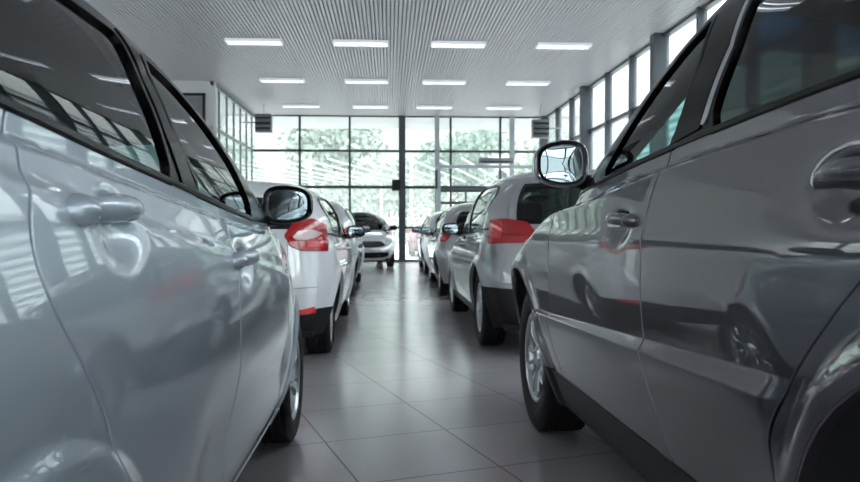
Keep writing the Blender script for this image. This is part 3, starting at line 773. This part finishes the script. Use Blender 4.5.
# ------------------------------------------------------------------ paints
PT = dict(
  bluesilver=paint('silver_blue_car_paint', (.45, .52, .59, 1), metal=.45, rough=.4),
  grey=paint('dark_grey_car_paint', (.062, .056, .072, 1), metal=.45, rough=.4),
  white=paint('white_car_paint', (.80, .82, .84, 1), metal=0, rough=.4),
  silver=paint('silver_grey_car_paint', (.38, .39, .41, 1), metal=.5, rough=.38),
  pale=paint('pale_silver_car_paint', (.60, .62, .64, 1), metal=.4, rough=.38),
  black=paint('black_car_paint', (.015, .016, .018, 1)),
  darkred=paint('dark_red_car_paint', (.16, .012, .02, 1)))
PT['grey'].node_tree.nodes['Principled BSDF'].inputs['Coat IOR'].default_value = 2.15
tail_round = lambda b: [(.86, b+.05), (.76, b+.07), (.66, b+.04), (.62, b-.03), (.68, b-.10), (.80, b-.12), (.86, b-.05)]
nose_lamp = lambda c: [(.52, .70), (.70, .66), (.98, .76), (1.12, .86), (.98, .865), (.70, .82)]
front_bits = lambda c: [([(.0, .70), (.40, .70), (.46, .60), (.30, .56), (.0, .55)], 'satin', 'grille', .004, 'front'),
                        ([(.0, .42), (.5, .42), (.56, .34), (.4, .29), (.0, .28)], 'satin', 'air_intake', .004, 'front')]
WHEELS = [('near_hatch', .325, .205, .215, 5, 'double', 0), ('near_suv', .385, .250, .235, 5, 'double', 1),
          ('white_hatch', .325, .215, .225, 5, 'wide', 0), ('crossover', .345, .22, .220, 5, 'double', 0),
          ('saloon', .32, .20, .205, 9, 'multi', 0), ('small', .29, .175, .185, 7, 'multi', 0)]
for w_ in WHEELS: wheel_mesh(*w_)
L1.update(paint=PT['bluesilver'], framemat=M['blackout'], mirmat=M['satin'], sillmat=PT['bluesilver'],
  lamps=[(tail_round(1.0), 'red', 'tail_light', .008, 'rear'), (nose_lamp(0), 'headl', 'headlight', .006, 'front')]+front_bits(0),
  patches=[([(.735, 1.175), (.855, 1.165), (.67, 1.31), (.61, 1.41), (.665, 1.50), (.60, 1.507), (.56, 1.39), (.62, 1.29)], 'blackout', 'pillar_trim')])
R1.update(paint=PT['grey'], framemat=M['blackout'], tint=True,
  lamps=[(tail_round(1.1), 'red', 'tail_light', .008, 'rear'), ([(p[0], p[1]+.16) for p in nose_lamp(0)], 'headl', 'headlight', .006, 'front')]+front_bits(0),
  patches=[([(1.085, 1.296), (1.000, 1.37), (.935, 1.50), (.950, 1.645), (.79, 1.668), (.795, 1.50), (.895, 1.34), (.905, 1.318)], 'blackout', 'pillar_trim'),
           ([(.898, 1.326), (.884, 1.345), (.790, 1.495), (.785, 1.64), (.770, 1.64), (.774, 1.49), (.868, 1.338), (.882, 1.326)], 'alloy', 'pillar_strip')])
L2.update(paint=PT['white'], wheel='white_hatch', wy=.74, aisle=-1, hclad=.43, mirmat=M['satin'], sidecl=True, archmat=PT['white'], lr=.009, ytail=.60,
  lamps=[([(.456, 1.005), (.536, 1.11), (.704, 1.135), (.87, 1.085), (.87, 1.0), (.79, .875), (.56, .885), (.49, .92)], 'red', 'tail_light', .010, 'rear'),
         ([(.51, .99), (.555, 1.035), (.66, 1.045), (.78, 1.02), (.70, .985), (.60, .962), (.53, .965)], 'clear', 'reverse_lens', .013, 'rear'),
         ([(.60, .955), (.68, .955), (.77, 1.0), (.75, .91), (.59, .91)], 'redin', 'brake_lens', .013, 'rear'),
         ([(.50, .43), (.62, .45), (.64, .40), (.50, .395)], 'redin', 'fog_light', .008, 'rear'),
         (nose_lamp(0), 'headl', 'headlight', .006, 'front')]+front_bits(0))
R2.update(paint=PT['silver'], wheel='crossover', wy=.765, aisle=1, hclad=.56, mirmat=M['satin'], sidecl=True, hdoor=.32, sillmat=M['blackp'], ytail=.62, lr=.02,
  lamps=[([(.86, 1.13), (.66, 1.14), (.475, 1.11), (.41, 1.03), (.473, .94), (.624, .935), (.80, .925), (.85, 1.02)], 'red', 'tail_light', .010, 'rear'),
         ([(.78, 1.10), (.68, 1.11), (.66, .98), (.76, .97)], 'redin', 'brake_lens', .013, 'rear'),
         (nose_lamp(0), 'headl', 'headlight', .006, 'front')]+front_bits(0))
def small_car(p, lab, lamp='red', **k):
    c = hatch(**k); c.update(paint=PT[p], wheel=k.get('wheel', 'saloon'), wy=c['hw']-.155,
      lamps=[(tail_round(k['b0']-.02), lamp, 'tail_light', .010, 'rear'), (nose_lamp(0), 'headl', 'headlight', .006, 'front')]+front_bits(0), hclad=.36, mirmat=M['satin'])
    c['lab'] = lab; c.setdefault('aisle', 1); return c
# ------------------------------------------------------------------ the hall
XL, XR, YF, YB, ZC = -4.12, 4.85, 22.7, -8, 4.46
XFL = -9.5; YP = 17.5      # hall is wider on the left nearer than YP
def struct(o): return tag(o, kind='structure')
# floor: large glazed tiles laid at an angle
fm = bpy.data.materials.new('polished_floor_tiles'); fm.use_nodes = True
nt = fm.node_tree; b = nt.nodes['Principled BSDF']
tc = nt.nodes.new('ShaderNodeTexCoord'); mp = nt.nodes.new('ShaderNodeMapping'); mp.vector_type = 'POINT'
th = math.radians(17.8); T_ = .645
mp.inputs['Rotation'].default_value = (0, 0, -th)
mp.inputs['Location'].default_value = (-.823, -4.25, 0)
nt.links.new(tc.outputs['Object'], mp.inputs[0])
sp = nt.nodes.new('ShaderNodeSeparateXYZ'); nt.links.new(mp.outputs[0], sp.inputs[0])
def mth(op, a, b_=None):
    n = nt.nodes.new('ShaderNodeMath'); n.operation = op
    for i, q in enumerate((a, b_)):
        if q is None: continue
        if isinstance(q, (int, float)): n.inputs[i].default_value = q
        else: nt.links.new(q, n.inputs[i])
    return n.outputs[0]
dd = []; cells = []
for ax_ in ('X', 'Y'):
    q = mth('DIVIDE', sp.outputs[ax_], T_); fr = mth('FRACT', q); e = mth('MINIMUM', fr, mth('SUBTRACT', 1., fr))
    dd.append(e); cells.append(mth('FLOOR', q))
edge = mth('MINIMUM', dd[0], dd[1]); line = mth('LESS_THAN', edge, .007)
cmb = nt.nodes.new('ShaderNodeCombineXYZ'); nt.links.new(cells[0], cmb.inputs[0]); nt.links.new(cells[1], cmb.inputs[1])
wnz = nt.nodes.new('ShaderNodeTexWhiteNoise'); nt.links.new(cmb.outputs[0], wnz.inputs['Vector'])
nz = nt.nodes.new('ShaderNodeTexNoise'); nz.inputs['Scale'].default_value = 3; nz.inputs['Detail'].default_value = 5; nt.links.new(tc.outputs['Object'], nz.inputs['Vector'])
v = mth('ADD', mth('MULTIPLY', wnz.outputs['Value'], .05), mth('MULTIPLY', nz.outputs['Fac'], .10)); v = mth('ADD', v, .90)
mx = nt.nodes.new('ShaderNodeMixRGB'); mx.blend_type = 'MULTIPLY'; mx.inputs[0].default_value = 1; mx.inputs[1].default_value = (.50, .475, .50, 1); nt.links.new(v, mx.inputs[2])
m2 = nt.nodes.new('ShaderNodeMixRGB'); nt.links.new(line, m2.inputs[0]); nt.links.new(mx.outputs[0], m2.inputs[1]); m2.inputs[2].default_value = (.10, .09, .10, 1)
nt.links.new(m2.outputs[0], b.inputs['Base Color'])
rg = mth('ADD', mth('MULTIPLY', nz.outputs['Fac'], .10), .18); rg = mth('ADD', rg, mth('MULTIPLY', line, .4)); nt.links.new(rg, b.inputs['Roughness'])
bp = nt.nodes.new('ShaderNodeBump'); bp.inputs['Strength'].default_value = .3; bp.inputs['Distance'].default_value = .002; bp.invert = True
nt.links.new(line, bp.inputs['Height']); nt.links.new(bp.outputs[0], b.inputs['Normal'])
b.inputs['Specular IOR Level'].default_value = .9; b.inputs['Coat Weight'].default_value = .5; b.inputs['Coat Roughness'].default_value = .16
struct(MB().box((XFL, YB, -.1), (XR+.3, YF+.3, 0)).build('floor', fm))
wallm = mat('white_plaster', (.62, .62, .63, 1), .7, noise=(2, .12))
alu = mat('dark_grey_aluminium', (.055, .065, .075, 1), .4, .3)
alul = mat('pale_grey_aluminium', (.42, .45, .47, 1), .4, .4)
slat = mat('white_metal_slats', (.44, .43, .45, 1), .42)
# ceiling: slab with narrow slats under it
struct(MB().box((XFL, YB, ZC+.10), (XR+.3, YF+.3, ZC+.35)).build('ceiling', mat('dark_ceiling_void', (.20, .20, .21, 1), .8)))
sb = MB(); x = XFL
while x < XR+.1:
    sb.box((x, YB, ZC-.001), (x+.047, YF+.1, ZC+.012)); x += .064
cs = sb.build('ceiling', slat); struct(cs)
xb = MB(); y = YB
while y < YF: xb.box((XFL, y, ZC+.0205), (XR+.1, y+.035, ZC+.075)); y += .20
struct(xb.build('ceiling', slat))
# glazing
winglass = glass('hall_window_glass', (.97, .99, .985, 1), haze=.12, hazecol=(.86, .95, .93, 1))  # panes whitened with glare haze so the outdoors looks washed out
sideglass = glass('side_window_glass', (.97, .99, .985, 1), haze=.05, hazecol=(.9, .97, .97, 1))
def frame(name, bars, m=alu, bevel=0): 
    q = MB()
    for a, b_ in bars: q.box(a, b_)
    return struct(q.build(name, m))
# far window wall
y = YF; bars = []
for x in (-2.70, -1.19, 1.89, 3.42): bars.append(((x-.032, y-.05, 0), (x+.032, y+.05, ZC)))
bars.append(((XL, y-.05, 3.35), (XR, y+.05, 3.42))); bars.append(((XL, y-.06, 2.24), (XR, y+.06, 2.33)))
bars.append(((XL, y-.05, 0), (XR, y+.05, .07))); bars.append(((XL, y-.05, 1.02), (1.4, y+.05, 1.08))); bars.append(((XL, y-.05, ZC-.04), (XR, y+.05, ZC)))
wfar = frame('window_1', bars)
frame('trim_1', [((.40-.10, y-.14, 0), (.40+.10, y+.14, ZC))])
frame('trim_2', [((1.47-.07, y-.10, 0), (1.47+.07, y+.10, ZC)), ((3.78-.07, y-.10, 0), (3.78+.07, y+.10, ZC))], alul)
pn = struct(MB().box((XL, y-.008, 0), (XR, y+.008, ZC)).build('window_2', winglass))
# entrance vestibule inside the far wall, right part
vy = y-.9
vb = MB()
vb.box((1.42, vy-.04, 0), (1.52, vy+.04, 2.90)); vb.box((1.42, vy-.05, 2.80), (4.6, vy+.05, 2.90)); vb.box((4.5, vy-.04, 0), (4.6, vy+.04, 2.9))
vb.box((1.42, vy, 2.80), (1.52, y, 2.88)); vb.box((4.5, vy, 2.80), (4.6, y, 2.88))
ves = vb.build('entrance_frame', alul); tag(ves, 'pale grey metal entrance frame standing against the far window wall', 'door frame')
vb = MB(); vb.box((1.52, vy-.03, 2.10), (4.5, vy+.03, 2.19)); vb.box((1.52, vy-.03, 1.74), (4.5, vy+.03, 1.82)); vb.box((2.24, vy-.02, 1.82), (2.29, vy+.02, 2.10)); vb.box((1.36, vy-.05, 2.19), (1.43, vy+.03, 2.75))
vb.build('door_rails', alu, ves)
ac = empty('air_curtain', (3.15, vy-.12, 2.93)); tag(ac, 'long grey air curtain on top of the entrance frame', 'air curtain')
MB().box((-.52, -.11, 0), (.52, .11, .17)).build('body', mat('grey_enamel', (.22, .24, .25, 1), .4), ac, bevel=.03)
MB().box((-.48, -.116, .03), (.48, -.108, .07)).build('outlet', M['blackp'], ac)
# right window wall: a heavy post every third bay
bars = []; big = MB(); yy = 17.72
ys = [yy-4.86*k for k in range(-1, 6)]
for q in ys:
    if q < YF: big.box((XR-.22, q-.11, 0), (XR+.05, q+.11, ZC))
    for j in (1, 2):
        r_ = q-1.62*j
        if YB < r_ < YF: bars.append(((XR-.10, r_-.035, 0), (XR+.05, r_+.035, ZC)))
bars += [((XR-.05, YB, 3.33), (XR+.05, YF, 3.41)), ((XR-.05, YB, 1.10), (XR+.05, YF, 1.18)), ((XR-.05, YB, 0), (XR+.05, YF, .09)), ((XR-.05, YB, ZC-.05), (XR+.05, YF, ZC))]
frame('window_3', bars); struct(big.build('trim_3', alu))
struct(MB().box((XR-.006, YB, 0), (XR+.006, YF, ZC)).build('window_4', sideglass))
struct(MB().box((XFL, YF+.3, ZC+.1), (XR+1.5, YF+3.8, ZC+.35)).build('ceiling', mat('pale_added_eave', (.5, .5, .5, 1), .8)))  # unseen overhang, added to keep bright high sky off the facing car's windscreen
# left: solid end wall, then glazing
struct(MB().box((XFL, YP, 0), (XL+.10, YP+.12, ZC)).build('wall_left', wallm, bevel=.004))
struct(MB().box((XFL-.2, YB, 0), (XFL, YP, 1.0)).box((XFL-.2, YB, 3.9), (XFL, YP, ZC)).build('wall_side', wallm))
bars = [((XFL-.1, YB, .98), (XFL+.03, YP, 1.06)), ((XFL-.1, YB, 3.84), (XFL+.03, YP, 3.92)), ((XFL-.06, YB, 2.5), (XFL, YP, 2.57))]; r_ = YB+.6
while r_ < YP: bars.append(((XFL-.1, r_-.05, 1.0), (XFL+.03, r_+.05, 3.9))); r_ += 1.7
frame('window_9', bars); struct(MB().box((XFL-.056, YB, 1.0), (XFL-.044, YP, 3.9)).build('window_10', sideglass))
bars = []; r_ = YP+.75
while r_ < YF-.1: bars.append(((XL-.02, r_-.025, 0), (XL+.03, r_+.025, ZC))); r_ += .86
bars += [((XL-.02, YP, 3.35), (XL+.04, YF, 3.42)), ((XL-.02, YP, ZC-.1), (XL+.06, YF, ZC)), ((XL-.02, YP, 0), (XL+.06, YF, .08))]
frame('window_5', bars, mat('mid_grey_aluminium', (.16, .19, .21, 1), .4, .3))
struct(MB().box((XL-.006, YP, 0), (XL+.006, YF, ZC)).build('window_6', winglass))
# back wall behind the viewer
bars = [((XFL, YB-.05, 2.9), (XR, YB+.05, 3.0)), ((XFL, YB-.05, 1.0), (XR, YB+.05, 1.1)), ((XFL, YB-.05, ZC-.1), (XR, YB+.05, ZC)), ((XFL, YB-.05, 0), (XR, YB+.05, .1))]
x = XFL
while x < XR+.1: bars.append(((x-.06, YB-.07, 0), (x+.06, YB+.07, ZC))); x += 1.79
frame('window_7', bars); struct(MB().box((XFL, YB-.006, 0), (XR, YB+.006, ZC)).build('window_8', sideglass))
# dark framed picture on the end wall
pic = empty('framed_picture', (-4.55, YP-.02, 3.75)); tag(pic, 'dark framed picture hanging on the white end wall', 'picture')
fr = MB(); w_, h_ = .30, .42
for a, b_ in (((-w_, -.03, -h_), (-w_+.06, .02, h_)), ((w_-.06, -.03, -h_), (w_, .02, h_)), ((-w_, -.03, h_-.06), (w_, .02, h_)), ((-w_, -.03, -h_), (w_, .02, -h_+.06))): fr.box(a, b_)
fr.build('frame', M['satin'], pic); MB().box((-w_+.05, -.012, -h_+.05), (w_-.05, .01, h_-.05)).build('print', mat('dull_grey_print', (.20, .22, .24, 1), .3, noise=(6, .6)), pic)
# ceiling lights
lampm = mat('lamp_white_enamel', (.85, .87, .90, 1), .3, emit=(.9, .95, 1, 1), es=.06)
tubem = mat('lamp_tube', (.9, .95, 1, 1), .3, emit=(.85, .93, 1, 1), es=2.2)
proto = None
cols = [(-2.44, 'leftmost'), (-.51, 'second from left'), (1.28, 'third from left'), (3.24, 'rightmost')]
rows = [(13.65, 'nearest visible row'), (17.2, 'middle row'), (20.8, 'row nearest the far window')]
def ceiling_light():
    t = empty('ceiling_light'); L, W = .50, .15
    h = MB()
    h.box((-L, -W, -.045), (L, -W+.012, .01)); h.box((-L, W-.012, -.045), (L, W, .01)); h.box((-L, -W, -.045), (-L+.012, W, .01)); h.box((L-.012, -W, -.045), (L, W, .01)); h.box((-L, -W, 0), (L, W, .01))
    h.build('housing', lampm, t)
    f = MB()
    for i in range(1, 20): x = -L+i*2*L/20; f.box((x-.002, -W+.012, -.042), (x+.002, W-.012, -.012))
    f.box((-L+.01, -.004, -.044), (L-.01, .004, -.01)); f.build('louvre', mat('louvre_metal', (.55, .57, .6, 1), .25, .8), t)
    for yy in (-.075, .075): MB().tube([(-L+.03, yy, -.022), (L-.03, yy, -.022)], .010, 8).build('tube', tubem, t)
    return t
def clone(o, parent=None):
    c = o.copy(); COL.objects.link(c); c.parent = parent
    for ch in o.children: clone(ch, c)
    return c
proto = ceiling_light(); first = True
for yy, rn in rows+[(10.05, ''), (6.45, ''), (-.75, '')]:
    for xx, cn in cols:
        o = proto if first else clone(proto); first = False
        o.location = (xx, yy, ZC-.012)
        lab = f'louvred ceiling light, {cn} of the four in the {rn}' if rn else f'louvred ceiling light overhead, {cn}, '+{10.05: 'just in front of the viewer', 6.45: 'above the near cars', -.75: 'behind the viewer'}[yy]
        tag(o, lab, 'ceiling light', 'louvred lights in the slatted ceiling')
# unit heaters
def heater(loc, w, h, side, label):
    t = empty('unit_heater', loc); tag(t, label, 'heater', 'louvred heaters hanging in the far corners')
    e = mat('heater_grey', (.20, .21, .22, 1), .45)
    MB().box((-w/2, -.02, -h/2), (w/2, .25, h/2)).build('casing', e, t, bevel=.01)
    n = 7
    for i in range(n):
        z = -h/2+(i+.5)*h/n
        MB().loft([[(x, -.07, z-.026), (x, -.02, z+.018), (x, -.015, z+.010), (x, -.065, z-.034)] for x in (-w/2+.02, w/2-.02)]).build('louvre_blade', M['blackp'] if i % 2 else e, t)
    MB().tube([(side*w/2, .1, .02), (side*(w/2+.35), .1, .02)], .02, 8).build('bracket', alul, t)
    MB().tube([(0, .1, h/2), (0, .1, ZC-loc[2])], .012, 6).build('hanger', alul, t)
heater((-3.45, 20.6, 3.93), .44, .50, -1, 'grey louvred heater hanging in the far left corner')
heater((4.18, 20.2, 3.78), .46, .50, 1, 'grey louvred heater hanging in the far right corner')
sp_ = empty('loudspeaker', (.22, YF-.18, 2.28)); tag(sp_, 'small black loudspeaker on the thick post of the far window', 'loudspeaker')
MB().box((-.13, -.10, -.11), (.13, .08, .22)).build('cabinet', M['blackp'], sp_, bevel=.015)
MB().box((-.11, -.108, -.08), (.11, -.10, .19)).build('grille', M['rubber'], sp_)

# ------------------------------------------------------------------ outdoors
pave = mat('pale_concrete_paving', (.50, .50, .48, 1), .85, noise=(.6, .3))
MBo = MB().box((-90, YF+.3, -.14), (90, 160, -.10)); struct(MBo.build('ground', pave))
struct(MB().box((XR+.3, -60, -.14), (90, YF+.3, -.10)).build('ground', pave))
struct(MB().box((-60, -70, -.14), (XR+.3, YB-.1, -.10)).build('ground', pave))
struct(MB().box((-60, YB-.1, -.14), (XFL-.2, YF+.3, -.10)).build('ground', pave)); struct(MB().box((XFL-.2, YP+.12, -.14), (XL-.2, YF+.3, -.10)).build('ground', pave))
leafm = [mat('leaves_a', (.21, .28, .20, 1), .7), mat('leaves_b', (.25, .31, .24, 1), .7), mat('leaves_c', (.18, .26, .20, 1), .7)]
bark = mat('bark', (.12, .09, .07, 1), .9)
def tree(x, y, H_, W_, label, n=4200, k=0):
    t = empty('tree', (x, y, -.1)); tag(t, label, 'tree', 'trees outside the far window')
    r = np.random.default_rng(int(abs(x*13+y*7)))
    tr = MB(); tr.tube([(0, 0, 0), (.1, 0, H_*.3), (-.1, .1, H_*.62)], [H_*.025, H_*.018, H_*.008], 8)
    for i in range(6):
        a = r.uniform(0, 6.3); z = H_*r.uniform(.25, .5); tr.tube([(0, 0, z), (W_*.3*math.cos(a), W_*.3*math.sin(a), z+H_*.25)], [H_*.010, H_*.004], 6)
    tr.build('trunk', bark, t)
    V = []; F = []
    cl = [(r.uniform(-.33, .33)*W_, r.uniform(-.33, .33)*W_, H_*r.uniform(.38, .88), r.uniform(.16, .26)*W_) for _ in range(16)]
    for i in range(n):
        cx, cy, cz, cr = cl[i % 16]; d = r.normal(size=3); d /= np.linalg.norm(d); rr = cr*r.uniform(.6, 1.05)
        p = np.array([cx, cy, cz])+d*rr; a = r.normal(size=3); a /= np.linalg.norm(a); b_ = np.cross(a, d); b_ /= np.linalg.norm(b_)+1e-9; s = r.uniform(.12, .26)*(H_/9)
        q = len(V); V += [p+a*s, p+b_*s*.6, p-a*s, p-b_*s*.6]; F.append((q, q+1, q+2, q+3))
    mesh('foliage', V, F, leafm[k], t)
trees = [(-13.2, 57, 10.5, 7, 'bushy tree outside at the far left of the window'), (-3.7, 57, 13.5, 8.5, 'tallest round tree outside, left of the thick post'),
  (5.4, 57, 9.6, 6.5, 'tree outside right of the thick post, behind the entrance frame'), (13.0, 60, 8.5, 7, 'lower tree outside at the right of the far window'),
  (-21, 62, 9, 8, 'distant tree outside beyond the left glazing'), (.9, 68, 8.5, 6, 'distant low tree behind the thick post')]
for i, q in enumerate(trees): tree(*q, k=i % 3)
for hx, hw_, hh, lb in ((-19, 9, 5.2, 'tall clipped bank of shrubs outside at the far left'), (-9.4, 9, 5.6, 'green bank of shrubs outside behind the white beams, left part'), (0, 9, 5.0, 'green bank of shrubs outside behind the thick post'), (9.5, 9, 5.4, 'green bank of shrubs outside behind the entrance frame')):
    t = empty('shrub_bank', (hx, 52.3, -.1)); tag(t, lb, 'shrub', 'shrub banks outside'); r = np.random.default_rng(int(hx+50)); V = []; F = []
    for i in range(4500):
        p = np.array([r.uniform(-hw_/2, hw_/2), r.uniform(-.9, .9), hh*r.uniform(0, 1)**.8*(.82+.18*math.sin(hx+3*r.uniform(0, 1)))]); a = r.normal(size=3); a /= np.linalg.norm(a); b_ = np.cross(a, r.normal(size=3)); b_ /= np.linalg.norm(b_); s = r.uniform(.10, .22)
        q = len(V); V += [p+a*s, p+b_*s*.6, p-a*s, p-b_*s*.6]; F.append((q, q+1, q+2, q+3))
    mesh('foliage', V, F, leafm[1], t); MB().tube([(0, 0, 0), (0, 0, hh*.5)], .12, 6).build('stem', bark, t)
# pergola of white beams
pg = empty('pergola', (0, 0, 0)); pg.location = (-2, 41.3, -.1); tag(pg, 'long open roof of parallel white beams outside the far window', 'canopy')
wp = mat('white_painted_steel', (.50, .55, .54, 1), .5)
dx, dy = .20, .98
for i in range(19):
    ox = (i-8)*1.15; oy = -(i-8)*.15; a = Vector((ox-dx*9, oy-dy*9, 4.1)); b_ = Vector((ox+dx*12, oy+dy*8, 4.1)); n_ = Vector((dy, -dx, 0))*.03; u_ = Vector((0, 0, .06))
    MB().loft([[tuple(p-n_), tuple(p+n_), tuple(p+n_+u_), tuple(p-n_+u_)] for p in (a, b_)]).build('beam', wp, pg)
for i in range(5):
    for s_ in (-1, 1):
        px_, py_ = (i-2)*4.5+s_*1.5, s_*8; MB().box((px_-.06, py_-.06, 0), (px_+.06, py_+.06, 4.1)).build('post', wp, pg)
# lattice mast
mast = empty('lattice_mast', (-8.2, 76, -.1)); tag(mast, 'steel lattice power mast far outside the window', 'mast')
mb = MB(); Hm = 21
def mpt(k, z): w = 1.3*(1-z/Hm*.85); return (w*(-1 if k in (0, 3) else 1), w*(-1 if k < 2 else 1), z)
zz = np.linspace(0, Hm, 10)
for k in range(4):
    mb.tube([mpt(k, 0), mpt(k, Hm)], .07, 5)
    for i in range(9): mb.tube([mpt(k, zz[i]), mpt((k+1) % 4, zz[i+1])], .04, 4); mb.tube([mpt((k+1) % 4, zz[i]), mpt(k, zz[i+1])], .04, 4)
mb.build('lattice', mat('galvanised_steel', (.35, .37, .38, 1), .5), mast)
for z in (11, 13.5): MB().tube([(-3, 0, z), (3, 0, z)], .08, 5).build('crossarm', MATS['galvanised_steel'], mast)
# picket fence with red banners
fe = empty('picket_fence', (0, 50.5, -.1)); tag(fe, 'white picket fence outside beyond the far window', 'fence')
mb = MB(); x = -16
while x < 16: mb.box((x-.03, -.02, 0), (x+.05, 0.02, 2.1)); x += .36
mb.build('pickets', wp, fe); MB().box((-16, -.04, .3), (16, .0, .38)).box((-16, -.04, 1.7), (16, .0, 1.8)).build('rails', wp, fe)
redm = mat('red_banner_cloth', (.70, .05, .08, 1), .8)
for i, (x0, x1, lb) in enumerate(((-.60, .22, 'red banner on the fence just left of the thick post'), (1.30, 1.62, 'narrow red banner on the fence just right of the thick post'), (-6.8, -5.2, 'red banner on the fence behind the white hatchback'))):
    tag(MB().box((x0, 50.40, -.05), (x1, 50.44, 1.05)).build('banner', redm), lb, 'banner', 'red banners on the fence')
# beige house, pale block and striped building
def building(x, y, sx, sy, h, m, label, stripes=None, win=True):
    t = empty('building', (x, y, -.1)); tag(t, label, 'building')
    w = MB().box((-sx/2, -sy/2, 0), (sx/2, sy/2, h)).build('wall', m, t)
    MB().box((-sx/2-.2, -sy/2-.2, h), (sx/2+.2, sy/2+.2, h+.25)).build('roof', mat('grey_roof', (.3, .3, .3, 1), .8), t)
    return t
bg = building(3.6, 78, 7, 8, 6.6, mat('beige_render', (.72, .58, .44, 1), .8), 'beige house far outside right of the thick post')
for i in range(2):
    for j in range(2): MB().box((-2.4+i*3, -4.08, 1.2+j*2.6), (-1.2+i*3, -3.98, 2.6+j*2.6)).build('window', M['satin'], bg)
bg = building(15, 80, 9, 8, 9, mat('pale_pink_render', (.74, .68, .67, 1), .8), 'pale block far outside at the right of the window')
for i in range(4): MB().box((-3.8+i*2.1, -4.08, 5.4), (-2.8+i*2.1, -3.98, 7)).build('window', M['satin'], bg)
sbd = building(17, 14, 3, 66, 8.2, mat('white_cladding', (.84, .86, .87, 1), .6), 'long white building with dark horizontal fins right of the hall')
for i in range(17): MB().box((-1.66, -33, .6+i*.45), (-1.5, 33, .6+i*.45+.13)).build('fin', mat('grey_fin', (.16, .2, .22, 1), .6), sbd)
# ------------------------------------------------------------------ the cars
build_car(L1, (-1.30, 1.08, 0), PI/2, 'silver-blue hatchback nearest on the left, its handle and rear door close up', near=True, res=.03, dres=.0145)
build_car(R1, (1.655, .93, 0), PI/2+.021, 'dark grey off-road car nearest on the right, rounded mirror and tinted rear glass', near=True, res=.03, dres=.0145)
build_car(L2, (-1.33, 6.35, 0), PI/2, 'white hatchback with large red tail lamp, second in the left row', res=.035)
build_car(R2, (1.68, 6.66, 0), PI/2+.01, 'silver-grey crossover with black lower bumper, second in the right row', res=.035)
cars = [
 ('pale', 'pale silver hatchback third in the left row, behind the white one', (-1.35, 11.6, 0), PI/2, dict(wb=2.6, hw=.87, Ht=1.50, b0=1.02, b1=.96, ro=.72, fo=.8, aisle=-1)),
 ('silver', 'light silver saloon third in the right row, behind the crossover', (1.60, 11.5, 0), PI/2, dict(wb=2.65, hw=.88, Ht=1.46, b0=.98, b1=.93, ro=.78, fo=.85, aisle=1)),
 ('pale', 'pale silver car fourth in the right row, nearest the far window', (1.58, 16.5, 0), PI/2, dict(wb=2.6, hw=.86, Ht=1.44, b0=.98, b1=.92, ro=.74, fo=.8, aisle=1)),
 ('darkred', 'dark red car parked outside beyond the far window', (1.62, 29.2, -.1), PI/2, dict(wb=2.5, hw=.85, Ht=1.45, b0=.98, b1=.92, ro=.7, fo=.75, aisle=1)),
]
for p, lab, pos, rz, k in cars:
    c = small_car(p, lab, **k); build_car(c, pos, rz, lab, res=.06)
c = small_car('pale', '', wb=2.38, hw=.80, Ht=1.47, b0=1.02, b1=.98, ro=.55, fo=.72, wheel='small', aisle=1, wr=.29, ars=(.34, .34)); c['roofmat'] = M['blackout']; c['framemat'] = M['blackout']; c['mirmat'] = M['satin']; c['wsmat'] = 'darkglass'; c['rail'] = False
build_car(c, (-.92, 21.9, 0), -PI/2+.13, 'small silver car with black roof facing the viewer at the end of the aisle', res=.045)
